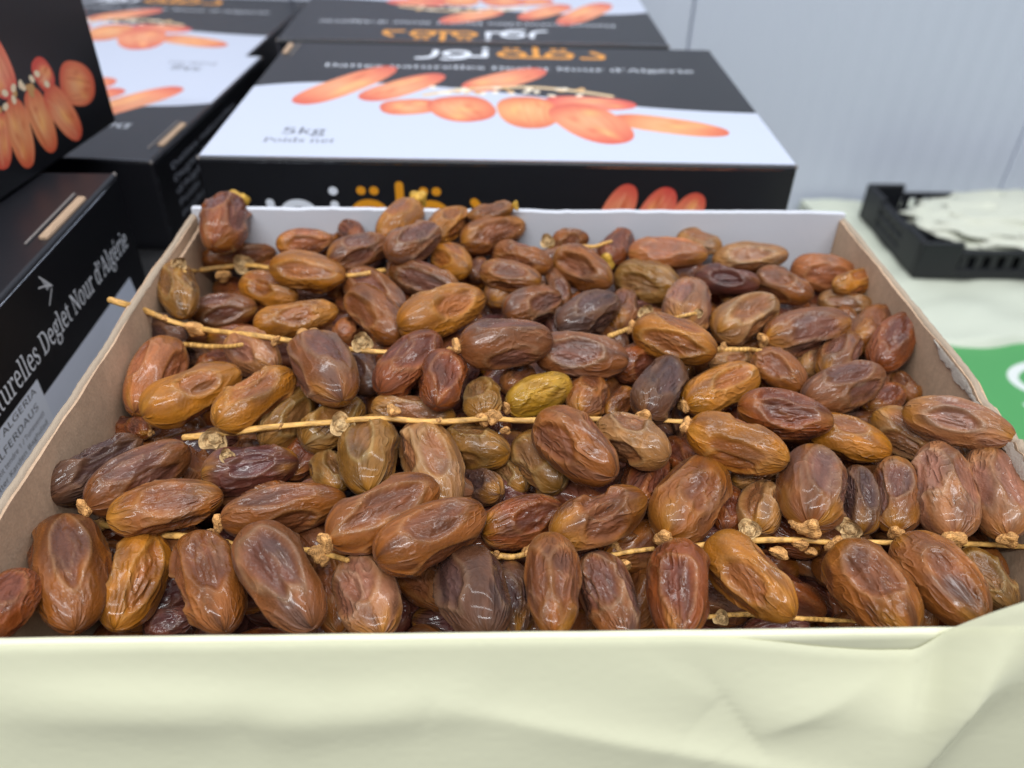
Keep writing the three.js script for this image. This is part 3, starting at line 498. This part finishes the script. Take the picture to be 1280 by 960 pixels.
const list = DATES.map(([x0, y0, x1, y1, w, lay, key, label], n) => {
  const mx = (x0 + x1) / 2, my = (y0 + y1) / 2; let y = -0.02;
  for (let k = 0; k < 6; k++) y = heapY(onY(mx, my, y)) + (lay - 6) * 0.0042;
  const rc = ray(mx, my); let Z = (onY(mx, my, y).y - EYE.y) / rc.y; const r0 = ray(x0, y0), r1 = ray(x1, y1), width = w * Z / FPX;
  const D = r1.clone().sub(r0), S = r1.clone().add(r0);          // p1 - p0 = Z D + d S
  let d = -Z * D.y / S.y; const len = (e) => D.clone().multiplyScalar(Z).addScaledVector(S, e).length();
  const flatLen = len(d), lo = 1.62 * width, hi = 2.15 * width, dn = -Z * D.dot(S) / S.dot(S);
  if (flatLen > hi) { for (let k = 0; k < 40 && len(d) > hi; k++) d = lerp(d, dn, 0.06); }
  else if (flatLen < lo) { const up = d - dn >= 0 ? 1 : -1; for (let k = 0; k < 60 && len(d) < lo; k++) d += up * 0.0008; }
  const far = Math.min((BD - T - width * 0.42 + EYE.z) / -rc.z, ((rc.x > 0 ? BX - T - width * 0.4 : -BX + T + width * 0.4) - EYE.x) / rc.x > 0 ? ((rc.x > 0 ? BX - T - width * 0.4 : -BX + T + width * 0.4) - EYE.x) / rc.x : 9); Z = Math.min(Z, far);
  return { r0, r1, rc, Z, far, Z0: Z, d: d / Z, w: w / FPX, lay: lay - n * 1e-4 + my * 1e-4, key, label, n, px: w };
});
const SPH = [-0.8, -0.42, 0, 0.42, 0.8], SR = [0.62, 0.9, 1, 0.88, 0.6];
const spheres = (o) => { const p0 = EYE.clone().addScaledVector(o.r0, o.Z * (1 - o.d)), p1 = EYE.clone().addScaledVector(o.r1, o.Z * (1 + o.d)), c = p0.clone().add(p1).multiplyScalar(0.5), a = p1.sub(p0).multiplyScalar(0.5), r = o.w * o.Z * 0.475; o.c = c; o.a = a; o.r = r; o.s = SPH.map((t, i) => [c.x + a.x * t, c.y + a.y * t, c.z + a.z * t, r * SR[i]]); };
for (let it = 0; it < 90; it++) {
  list.forEach(spheres);
  const move = new Float64Array(list.length);
  for (let i = 0; i < list.length; i++) for (let j = i + 1; j < list.length; j++) {
    const A = list[i], B = list[j], reach = A.a.length() + B.a.length() + A.r + B.r; if (A.c.distanceToSquared(B.c) > reach * reach) continue;
    let pen = 0; for (const p of A.s) for (const q of B.s) { const e = 0.86 * (p[3] + q[3]) - Math.hypot(p[0] - q[0], p[1] - q[1], p[2] - q[2]); if (e > pen) pen = e; }
    if (pen <= 0) continue;
    const over = A.lay > B.lay ? 1 : -1; move[i] -= over * pen * 0.3; move[j] += over * pen * 0.3;
  }
  list.forEach((o, i) => { o.Z = clamp(o.Z + clamp(move[i], -0.0012, 0.0012) - (o.Z - o.Z0) * 0.03, o.Z0 - 0.013, Math.min(o.far, o.Z0 + 0.02)); });
}
list.forEach(spheres);
// what one could see between them: dates of the lower layers
const hits = (o, from, dir) => { let best = Infinity; for (const q of o.s) { const x = q[0] - from.x, y = q[1] - from.y, z = q[2] - from.z, b = x * dir.x + y * dir.y + z * dir.z, dd = dir.lengthSq(), h = (b * b) / dd - (x * x + y * y + z * z - q[3] * q[3]); if (h > 0) { const t = (b - Math.sqrt(h * dd)) / dd; if (t > 0 && t < best) best = t; } } return best; };
const axisUp = V(0, 1, 0);
function placeDate(o, name, label, group, hi) {
  const X = o.a.clone().normalize(), view = EYE.clone().sub(o.c).normalize(), Y = view.addScaledVector(X, -view.dot(X)).normalize();
  Y.applyAxisAngle(X, rr(-0.55, 0.55)); const Z = X.clone().cross(Y);
  const m = new THREE.Matrix4().makeBasis(X, Y, Z), L = o.a.length() * 2, seed = o.n + 1, k = o.key.toLowerCase();
  const root = thing('date', label, 'date', o.c, group); root.quaternion.setFromRotationMatrix(m);
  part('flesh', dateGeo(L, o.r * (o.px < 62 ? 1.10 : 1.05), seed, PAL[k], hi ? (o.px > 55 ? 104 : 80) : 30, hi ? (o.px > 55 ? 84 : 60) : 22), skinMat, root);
  if (o.key !== k) { const edge = o.c.z < -0.272 && o.px > 20 && o.c.y > RIM - 0.02, cr = o.r * rr(0.30, 0.38) * (edge ? 1.5 : 1); part('calyx', capGeo(cr, seed).translate(-L / 2 - cr * (edge ? 0.5 : 0.25), edge ? cr * 0.5 : 0, 0), edge ? goldCapMat : capMat, root); }
  return root;
}
const HEAP = 'dates heaped in the open carton';
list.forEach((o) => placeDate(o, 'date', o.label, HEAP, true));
{
  const low = [];
  for (let layer = 0; layer < 2; layer++) for (let i = 0; i < 14; i++) for (let j = 0; j < 14; j++) {
    const x = -0.180 + 0.0277 * i + rr(-0.006, 0.006), z = -0.28 + 0.0205 * j + rr(-0.005, 0.005), y = heapY(V(x, 0, z)) - 0.0195 - 0.014 * sstep(-0.09, -0.03, z) - 0.013 * layer + rr(-0.003, 0.003), ang = rr(0, Math.PI), el = rr(-0.25, 0.25);
    const o = { c: V(x, y + RIM, z), a: V(Math.cos(ang) * Math.cos(el), Math.sin(el), Math.sin(ang) * Math.cos(el)).multiplyScalar(0.0175), r: rr(0.0082, 0.0092), key: 'brrbwm'[Math.floor(rr(0, 5.99))], n: 400 + low.length, px: 40 };
    o.c.x = clamp(o.c.x, -0.192 + Math.abs(o.a.x) * 0.8 + o.r * 0.6, 0.192 - Math.abs(o.a.x) * 0.8 - o.r * 0.6); o.c.z = clamp(o.c.z, -0.293 + Math.abs(o.a.z) * 0.8 + o.r * 0.6, -0.008 - Math.abs(o.a.z) * 0.8 - o.r * 0.6);
    o.s = SPH.map((t, q) => [o.c.x + o.a.x * t, o.c.y + o.a.y * t, o.c.z + o.a.z * t, o.r * SR[q]]); low.push(o);
  }
  const all = [...list, ...low], taken = new Set();
  for (const o of low) {
    let seen = 0;
    for (let q = 0; q < 90; q++) { const k = q % 5, sp = o.s[k], dir = V(rr(-1, 1), rr(-1, 1), rr(-1, 1)).normalize(), p = V(sp[0] + dir.x * sp[3], sp[1] + dir.y * sp[3], sp[2] + dir.z * sp[3]), to = p.clone().sub(EYE); if (EYE.z + to.z * ((EYE.y - RIM) / -to.y) > -0.004 && p.y < RIM) continue; let t = Infinity; for (const e of all) { const h = hits(e, EYE, to); if (h < t) { t = h; if (t < 0.985) break; } } if (t > 0.985) seen++; }
    if (seen < 2) continue;
    const near = list.map((e) => [e.c.distanceTo(o.c), e]).sort((a, b) => a[0] - b[0]).map((e) => e[1]); let label = '';
    for (const e of near) { const words = e.label.split(',')[0].replace(/^date /, 'the date ').split(' ').slice(0, 9); while (/^(the|a|an|of|by|in|on|at|to|with|and|its|from|above|near|behind|against|close|just|over|off|below|under|beneath|along|lying|right|left|whose)$/.test(words[words.length - 1])) words.pop(); label = 'buried date half seen under the ' + words.join(' ').replace(/^the /, ''); if (!taken.has(label)) break; }
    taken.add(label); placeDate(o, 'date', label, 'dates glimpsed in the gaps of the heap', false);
  }
  // and the mass below those, which nobody could count
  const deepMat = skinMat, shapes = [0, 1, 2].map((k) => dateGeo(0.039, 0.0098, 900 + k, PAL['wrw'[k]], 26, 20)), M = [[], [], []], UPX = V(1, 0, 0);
  for (let layer = 0; layer < 3; layer++) for (let i = 0; i < 16; i++) for (let j = 0; j < 16; j++) {
    const x = -0.178 + 0.0237 * i + rr(-0.005, 0.005), z = -0.281 + 0.0180 * j + rr(-0.004, 0.004), y = Math.max(-0.088, heapY(V(x, 0, z)) - 0.044 - 0.014 * layer - 0.006 * sstep(-0.09, -0.03, z)) + RIM + rr(-0.003, 0.003);
    const a = rr(0, Math.PI), q = new THREE.Quaternion().setFromUnitVectors(UPX, V(Math.cos(a), rr(-0.3, 0.3), Math.sin(a)).normalize()), c = V(clamp(x, -0.192 + 0.018 * Math.abs(Math.cos(a)) + 0.006, 0.192 - 0.018 * Math.abs(Math.cos(a)) - 0.006), y, clamp(z, -0.292 + 0.018 * Math.abs(Math.sin(a)) + 0.006, -0.007 - 0.018 * Math.abs(Math.sin(a)) - 0.006));
    M[Math.floor(rr(0, 2.99))].push(new THREE.Matrix4().compose(c, q, V(1, 1, 1)));
  }
  M.forEach((list2, k) => { const m = new THREE.InstancedMesh(shapes[k], deepMat, list2.length); list2.forEach((e, i) => m.setMatrixAt(i, e)); m.name = numbered('deep_dates'); m.castShadow = m.receiveShadow = true; m.userData = { kind: 'stuff', label: ['dark mass of dates at the bottom of the open carton', 'dark red mass of dates filling the lower half of the open carton', 'deepest dark dates packed in the open carton'][k], category: 'dates' }; scene.add(m); });
}
// ---------------------------------------------------------------- fruit stems with their empty calyxes
const frontOf = (px, py, lay) => { const to = ray(px, py); let t = Infinity; for (const o of list) if (o.lay < lay) { const h = hits(o, EYE, to); if (h < t) t = h; } return t; };
// an open calyx: scalloped outer cup with a little ring inside, opening along +y
function cupGeo(r, seed) {
  const make = (R0, R1, h, y0, lobes, amp) => { const nu = 42, nv = 9, pos = [], idx = []; for (let j = 0; j <= nv; j++) { const f = j / nv; for (let i = 0; i <= nu; i++) { const ph = 2 * Math.PI * (i % nu) / nu, c = Math.cos(ph), s = Math.sin(ph), lob = 1 + amp * f * Math.cos(lobes * ph + seed) + 0.10 * f * noise(c * 2 + seed, s * 2, f * 2), rad = r * lerp(R0, R1, Math.pow(f, 0.7)) * lob; pos.push(rad * c, r * (y0 + h * f * (0.75 + 0.35 * Math.cos(lobes * ph + seed + 0.6) * f) + 0.08 * noise(c * 3, s * 3 + seed, f * 3)), rad * s); } } for (let j = 0; j < nv; j++) for (let i = 0; i < nu; i++) { const a = j * (nu + 1) + i, b = a + nu + 1; idx.push(a, b, a + 1, a + 1, b, b + 1); } const g = new THREE.BufferGeometry(); g.setAttribute('position', new THREE.Float32BufferAttribute(pos, 3)); const u = new Float32Array((nu + 1) * (nv + 1) * 2); for (let k = 0; k < u.length / 2; k++) { u[2 * k] = (k % (nu + 1)) / nu; u[2 * k + 1] = Math.floor(k / (nu + 1)) / nv * 0.4; } g.setAttribute('uv', new THREE.BufferAttribute(u, 2)); g.setIndex(idx); g.computeVertexNormals(); return g; };
  const floor = new THREE.SphereGeometry(r * 0.5, 16, 8); floor.scale(1, 0.45, 1);
  return mergeGeometries([make(0.28, 1.0, 0.72, -0.3, 3, 0.13), make(0.2, 0.62, 0.42, -0.12, 6, 0.08), floor]);
}
const STEMS = [
  { label: 'yellow stem poking out over the left wall of the carton', lay: 6.5, w: 9.5, lift: 0.004, pts: [[138, 375], [180, 388], [215, 402], [250, 411], [330, 421], [400, 432], [450, 438], [494, 441]], cups: [[244, 412, 15, 0], [452, 427, 13, 1], [346, 426, 9, 0], [206, 398, 6, 0]], free: 3 },
  { label: 'stem at the back left corner with cup shaped calyxes', lay: 5.5, w: 8, lift: 0.002, pts: [[230, 341], [270, 335], [310, 332], [350, 337], [430, 345], [480, 338]], cups: [[303, 330, 12, 1], [279, 345, 11, 0], [224, 328, 9, 1]] },
  { label: 'short stem carrying the reddish orange date by the left wall', lay: 5.6, w: 8, lift: 0.001, pts: [[216, 431], [235, 431], [262, 433], [288, 433], [302, 431]], cups: [] },
  { label: 'long yellow stem running across the middle of the box', lay: 6.6, w: 10, lift: 0.003, pts: [[231, 547], [268, 543], [300, 539], [330, 535], [372, 531], [425, 527], [470, 523], [520, 526], [560, 527], [610, 523], [655, 526], [700, 524], [745, 524], [800, 524], [862, 528]], cups: [[268, 548, 17, 1], [427, 530, 15, 1], [491, 513, 11, 0], [617, 521, 12, 0], [549, 525, 5, 0], [632, 538, 8, 0], [352, 533, 5, 0], [283, 569, 9, 1]] },
  { label: 'stem end with dry tan bracts in the front left corner', lay: 4.6, w: 10, lift: 0.002, pts: [[14, 628], [38, 643], [64, 650], [100, 652], [130, 656], [190, 668], [262, 672], [292, 680], [345, 689], [385, 688], [434, 700]], cups: [[60, 632, 14, 0], [40, 662, 13, 0], [266, 668, 9, 0], [398, 692, 14, 0], [124, 656, 9, 0], [404, 700, 9, 0]] },
  { label: 'tan stem in the shade below the gold tipped date', lay: 4.3, w: 9, lift: 0.001, pts: [[598, 690], [640, 696], [668, 691], [706, 701], [750, 697], [784, 690], [816, 686]], cups: [[661, 688, 11, 0], [779, 708, 14, 0], [620, 694, 8, 0]] },
  { label: 'right front stem carrying a row of upright dates', lay: 5.3, w: 9.5, lift: 0.002, pts: [[868, 683], [920, 677], [960, 675], [1000, 675], [1040, 678], [1100, 678], [1150, 680], [1220, 680], [1288, 684]], cups: [[936, 662, 14, 1], [1001, 681, 11, 0], [1062, 661, 17, 1], [974, 692, 14, 0], [1015, 690, 9, 0], [1000, 656, 15, 0]] },
  { label: 'thin pale stem deep by the yellow paper at the right', lay: 1.5, w: 8, lift: 0.001, pts: [[884, 771], [930, 768], [1000, 773], [1082, 777]], cups: [[902, 772, 10, 1]] },
  { label: 'dry stem end lying across the rosy pink date', lay: 6.2, w: 6, lift: 0.002, pts: [[834, 399], [850, 396], [862, 393], [876, 391]], cups: [[874, 391, 6, 1]] },
  { label: 'short yellow stem right of the yellow shouldered date', lay: 5.5, w: 8, lift: 0.002, pts: [[898, 437], [918, 437], [936, 437], [952, 439]], cups: [[904, 434, 7, 0]] },
  { label: 'short yellow stem beside the pinkish mauve date', lay: 5.9, w: 8, lift: 0.002, pts: [[762, 420], [778, 414], [792, 408], [800, 400]], cups: [[808, 390, 10, 1]] },
  { label: 'little stem stub near the white back wall', lay: 5.7, w: 6, lift: 0.002, pts: [[728, 308], [744, 308], [756, 304], [764, 302]], cups: [[684, 301, 9, 1]] },
  { label: 'thin stem in the dark at the right wall near the paper', lay: 1.5, w: 7, lift: 0.001, pts: [[1240, 732], [1262, 728], [1290, 724]], cups: [] },
];
for (const s of STEMS) {
  const curve2 = new THREE.CatmullRomCurve3(s.pts.map(([x, y]) => V(x, y, 0))), N = 60, zs = [], base = [];
  for (let i = 0; i <= N; i++) {
    const q = curve2.getPoint(i / N), r = ray(q.x, q.y); let y = -0.02; for (let k = 0; k < 5; k++) y = heapY(onY(q.x, q.y, y)) + (s.lay - 6) * 0.0042 + s.lift;
    const zh = (y + RIM - EYE.y) / r.y, zf = frontOf(q.x, q.y, s.lay) - s.w / FPX * 0.3 * 0.8; base.push(zh); zs.push(Math.min(zf, zh + 0.004));
  }
  if (s.free) for (let i = 0; i <= N; i++) { const q = curve2.getPoint(i / N), f = sstep(0.3, 0.0, i / N), r = ray(q.x, q.y); const zr = (0.003 + RIM - EYE.y) / r.y; zs[i] = lerp(zs[i], zr, f); }
  const sm = zs.map((z, i) => { let m = 0, c = 0; for (let k = -5; k <= 5; k++) { const j = clamp(i + k, 0, N), w = 6 - Math.abs(k); m += zs[j] * w; c += w; } return Math.min(m / c, z + 0.0015); });
  const P = sm.map((z, i) => { const q = curve2.getPoint(i / N); return EYE.clone().addScaledVector(ray(q.x, q.y), z); });
  const path = new THREE.CatmullRomCurve3(P.filter((_, i) => i % 3 === 0)), rad = s.w * 0.82 * sm[30] / FPX / 2, root = thing('fruit_stem', s.label, 'stem', P[0], 'fruit stems among the dates');
  const tube = new THREE.TubeGeometry(path, 110, rad, 10, false), tp = tube.attributes.position, tn = tube.attributes.normal;
  for (let i = 0; i < tp.count; i++) { const f = Math.floor(i / 11) / 110, k = rad * (0.16 * noise(f * 9, s.lay, 3) + 0.22 * Math.max(0, noise(f * 26, s.lay + 7, 1)) + 0.05 * noise(f * 40, (i % 11) * 0.1, 2)) - rad * 0.22 * f; tp.setXYZ(i, tp.getX(i) + tn.getX(i) * k, tp.getY(i) + tn.getY(i) * k, tp.getZ(i) + tn.getZ(i) * k); }
  const cap = (p, r) => at(new THREE.SphereGeometry(r, 10, 8), p.x, p.y, p.z);
  const tu = tube.attributes.uv; for (let i = 0; i < tu.count; i++) tu.setXY(i, tu.getX(i) * 4, tu.getY(i) * 0.5);
  tube.computeVertexNormals();
  part('stalk', mergeGeometries([tube, cap(P[0], rad * 1.02), cap(P[N], rad * 0.8)]).translate(-P[0].x, -P[0].y, -P[0].z), stalkMat, root);
  for (const [cx, cy, cr, open] of s.cups) {
    let bi = 0, bd = 1e9; for (let i = 0; i <= N; i++) { const q = curve2.getPoint(i / N), d = Math.hypot(q.x - cx, q.y - cy); if (d < bd) { bd = d; bi = i; } }
    const zc = Math.min(sm[bi], frontOf(cx, cy, s.lay) - 0.001) - (open ? 0.002 : 0.0005), r = cr * (open ? 0.98 : 0.8) * zc / FPX, c = EYE.clone().addScaledVector(ray(cx, cy), zc), toEye = EYE.clone().sub(c).normalize();
    const dir = open ? toEye.add(V(rr(-0.35, 0.35), rr(-0.55, 0.1), rr(-0.2, 0.2))).normalize() : c.clone().sub(P[bi]).addScaledVector(toEye, 0.002).add(V(rr(-1, 1), rr(-1, 1), rr(-1, 1)).multiplyScalar(0.002)).normalize();
    const m = part('calyx', open ? cupGeo(r, cx) : capGeo(r, cx).rotateZ(-Math.PI / 2), open ? paleCapMat : capMat, root);
    m.position.copy(c.sub(P[0])); m.quaternion.setFromUnitVectors(axisUp, dir);
  }
}

// ---------------------------------------------------------------- waxed paper over the front wall
{
  const paperBump = dataTex(512, 512, (u, v) => 0.5 * n2(u, v, 5, 4) + 0.3 * n3(u, v, 14, 11) + 0.14 * n1(u, v, 120, 110), false);
  const paperMat = phys({ color: rgb(0.87, 0.87, 0.62), roughness: 0.25, bumpMap: paperBump, bumpScale: 0.0003, transmission: 0.12, thickness: 0, side: THREE.DoubleSide, specularIntensity: 0.9 });
  const root = thing('wrapping_paper', 'glossy cream yellow waxed paper folded over the front wall of the open carton', 'paper', V(0, RIM, 0));
  // creases given on the sheet: ends (x, drop) in metres, height, widths to either side
  const S = (px, py) => { const q = onZ(px, py, 0.012); return [q.x, RIM - q.y]; };
  const crease = [[S(1196, 822), S(940, 915), 0.0042, 0.011, 0.040, 1], [S(1310, 770), S(1108, 965), 0.010, 0.010, 0.022, 1], [S(730, 815), S(900, 890), 0.0016, 0.006, 0.02, 1], [S(540, 890), S(1130, 962), 0.0034, 0.007, 0.018, 1], [S(-80, 882), S(420, 896), 0.0042, 0.009, 0.015, 0], [S(-120, 838), S(110, 834), 0.003, 0.007, 0.010, 0], [S(300, 915), S(620, 880), 0.003, 0.010, 0.012, 0]];
  const seg = (x, y, [ax, ay], [bx, by]) => { const dx = bx - ax, dy = by - ay, q = dx * dx + dy * dy, t = clamp(((x - ax) * dx + (y - ay) * dy) / q, 0, 1), ex = x - ax - t * dx, ey = y - ay - t * dy; return [Math.hypot(ex, ey), t, ex * dy - ey * dx]; };
  const relief = (x, t) => { let h = 0.0016 * noise(x * 8, t * 10, 2) + 0.0002 * noise(x * 34, t * 40, 5); for (const [a, b, hh, w1, w2, sharp] of crease) { const [d, f, side] = seg(x, t, a, b), w = side > 0 ? w1 : w2; h += hh * (sharp ? Math.exp(-Math.sqrt((d / w) ** 2 + 0.02) * 1.25 + 0.177) * Math.sqrt(Math.sin(Math.PI * clamp(f, 0.001, 0.999))) : Math.exp(-((d / w) ** 2)) * Math.sin(Math.PI * clamp(f, 0.001, 0.999))); } return h; };
  const sag = (x) => 0.0088 * sstep(0.038, 0.105, x) * sstep(0.1225, 0.113, x), rise = (x) => { const q = Math.max(0, x - 0.1185), e = 2.3 * (q * q / (q + 0.0025)); return 0.045 * (1 - Math.exp(-e / 0.045)); };
  const grid = (nu, nv, f, double) => { const pos = [], uv = [], idx = []; for (let j = 0; j <= nv; j++) for (let i = 0; i <= nu; i++) { const q = f(i / nu, j / nv); pos.push(q.x, q.y, q.z); uv.push(q.x / 0.3, (q.y - q.z) / 0.3); } for (let j = 0; j < nv; j++) for (let i = 0; i < nu; i++) { const a = j * (nu + 1) + i, b = a + nu + 1; idx.push(a, b, a + 1, a + 1, b, b + 1); } const g = new THREE.BufferGeometry(); g.setAttribute('position', new THREE.Float32BufferAttribute(pos, 3)); g.setAttribute('uv', new THREE.Float32BufferAttribute(uv, 2)); g.setIndex(idx); g.computeVertexNormals(); return g; };
  // the visible sheet: from the rim (or, at the right, from its raised corner) down the front
  part('front_sheet', grid(260, 130, (a, b) => { const x = lerp(-0.26, 0.27, a), up = rise(x) - sag(x), t = b * 0.17, k = sstep(0, 0.03, t); const z = 0.0011 + 0.24 * t + relief(x, t) * k + 0.0008 * (1 - Math.pow(1 - Math.min(1, t / 0.003), 2)) + (up > 0 ? up * 0.25 * (1 - sstep(0, 0.05, t)) : 0); return V(x, up * (1 - sstep(0, 0.09, t)) - t + 0.0004 * noise(x * 60, 1, 1) * (1 - k), z); }), paperMat, root);
  // the ply beneath, over the rim and down inside
  part('inner_ply', grid(120, 30, (a, b) => { const x = lerp(-0.196, 0.196, a), s = (b - 0.5) * 0.07, r = 0.0017; const q = s / r; return Math.abs(q) < Math.PI / 2 ? V(x, r * Math.cos(q) - r - 0.0008 + 0.0003 * noise(x * 50, 3, 1), -0.0011 + r * Math.sin(q)) : V(x, -0.0008 - r - (Math.abs(s) - r * Math.PI / 2) * 0.98, s < 0 ? -0.0011 - r - 0.0006 * noise(x * 30, s * 60, 2) : -0.0011 + r); }), paperMat, root);
}

// ---------------------------------------------------------------- things on the bench at the right
{
  const creamMat = phys({ color: rgb(0.64, 0.68, 0.56), roughness: 0.5, side: THREE.DoubleSide });
  // carton covered with cream paper, carrying the crate
  const g = new THREE.BoxGeometry(0.86, 0.098, 0.40, 80, 14, 44), p = g.attributes.position;
  for (let i = 0; i < p.count; i++) { const x = p.getX(i), y = p.getY(i), z = p.getZ(i), f = sstep(-0.049, 0.02, y), front = sstep(0.1, 0.2, z); p.setXYZ(i, x + 0.004 * noise(y * 30, z * 20, 1), y + f * (0.010 * noise(x * 11, z * 16, 3) + 0.003 * Math.abs(noise(x * 22 + z * 30, z * 20, 8)) - 0.012 * front * sstep(0.19, 0.2, z)), z + 0.010 * noise(x * 9, y * 24, 6) * front + 0.006 * front * noise(x * 25, y * 30, 2)); }
  g.computeVertexNormals();
  solo('covered_carton', g.translate(0.90, -0.2505, -0.80), creamMat, 'low carton covered with cream paper under the black crate', 'box');
  // green printed carton lying nearer
  const greenArt = canvasTex(900, 700, (c, w, h) => {
    c.fillStyle = 'rgb(80,160,90)'; c.fillRect(0, 0, w, h);
    c.fillStyle = 'rgba(110,190,120,0.35)'; c.beginPath(); c.ellipse(w * 0.75, h * 0.1, w * 0.4, h * 0.25, 0.3, 0, 7); c.fill();
   
    const cx = w * 0.375, cy = h * 0.345; c.lineWidth = 21; c.strokeStyle = 'rgb(226,232,228)'; c.beginPath(); c.ellipse(cx + 36, cy - 42, 104, 62, 0, 0, 7); c.stroke();
    c.fillStyle = 'rgb(60,140,84)'; c.beginPath(); c.ellipse(cx + 36, cy - 42, 78, 42, 0, 0, 7); c.fill(); c.fillStyle = 'rgb(232,236,232)'; c.fillRect(cx - 92, cy + 30, 330, 30); c.beginPath(); c.arc(cx + 44, cy - 28, 13, 0, 7); c.fill();
  });
  const t = thing('green_carton', 'green printed carton with a white ring logo lying right of the open box', 'box', V(0.66, -0.302, -0.455)); 
  part('carton_body', new RoundedBoxGeometry(0.50, 0.095, 0.385, 3, 0.003).translate(0, 0.0475, 0), std({ color: rgb(0.09, 0.36, 0.12), roughness: 0.45 }), t);
  part('printed_top', new THREE.BoxGeometry(0.494, 0.0006, 0.379).translate(0, 0.0955, 0), std({ map: greenArt, roughness: 0.4 }), t);

  // black plastic crate
  const cr = thing('plastic_crate', 'low black plastic crate with ribbed sides on the cream paper', 'crate', V(0.535, -0.1995, -0.748)); // base at its near left corner
  const W = 0.40, D = 0.19, H = 0.052, pm = std({ color: rgb(0.008, 0.009, 0.012), roughness: 0.5 }), rb = (w, h, d, x, y, z, r = 0.003) => new RoundedBoxGeometry(w, h, d, 2, r).translate(x, y, z);
  part('crate_base', rb(W, 0.006, D, W / 2, 0.003, -D / 2), pm, cr);
  for (const [x, z] of [[0, 0], [W, 0], [0, -D], [W, -D]]) {
    const sx = x ? -1 : 1, sz = z ? 1 : -1;
    part('corner_post', mergeGeometries([rb(0.055, H, 0.008, x + sx * 0.0275, H / 2, z + sz * 0.004), rb(0.008, H, 0.05, x + sx * 0.004, H / 2, z + sz * 0.032)]), pm, cr);
  }
  for (const side of [0, 1]) {
    const z = side ? -D + 0.005 : -0.005;
    for (const [y, hh] of [[0.009, 0.012], [0.036, 0.008]]) part('rail', rb(W - 0.1, hh, 0.009, W / 2, y, z), pm, cr);
    for (let k = 0; k < 15; k++) part('slat', rb(0.010, 0.024, 0.005, 0.062 + k * 0.0197, 0.022, z, 0.001), pm, cr);
    const x = side ? W - 0.005 : 0.005;
    for (const [y, hh] of [[0.010, 0.012], [0.026, 0.009], [0.042, 0.010]]) part('rail', rb(0.009, hh, D - 0.1, x, y, -D / 2), pm, cr);
    for (let k = 0; k < 5; k++) part('slat', rb(0.005, 0.036, 0.017, x, 0.024, -0.06 - k * 0.019, 0.001), pm, cr);
  }
  // crumpled paper lying in the crate
  const crumple = (w, d, h, seed) => { const q = new THREE.SphereGeometry(1, 64, 40), a = q.attributes.position; for (let i = 0; i < a.count; i++) { let x = a.getX(i), y = a.getY(i), z = a.getZ(i); const n = 1 + 0.26 * (1 - Math.abs(noise(x * 2.4 + seed, y * 2, z * 2) * 2)) + 0.10 * (1 - Math.abs(noise(x * 4, y * 4 + seed, z * 4) * 2)) - 0.2; if (y < -0.3) y = -0.3 + (y + 0.3) * 0.1; a.setXYZ(i, x * n * w, y * n * h, z * n * d); } q.computeVertexNormals(); return q; };
  solo('crumpled_paper', crumple(0.19, 0.088, 0.024, 4).translate(0.758, -0.163, -0.842), phys({ color: rgb(0.66, 0.68, 0.56), roughness: 0.42 }), 'crumpled cream paper lying in the black crate', 'paper');
}
renderer.render(scene, camera);
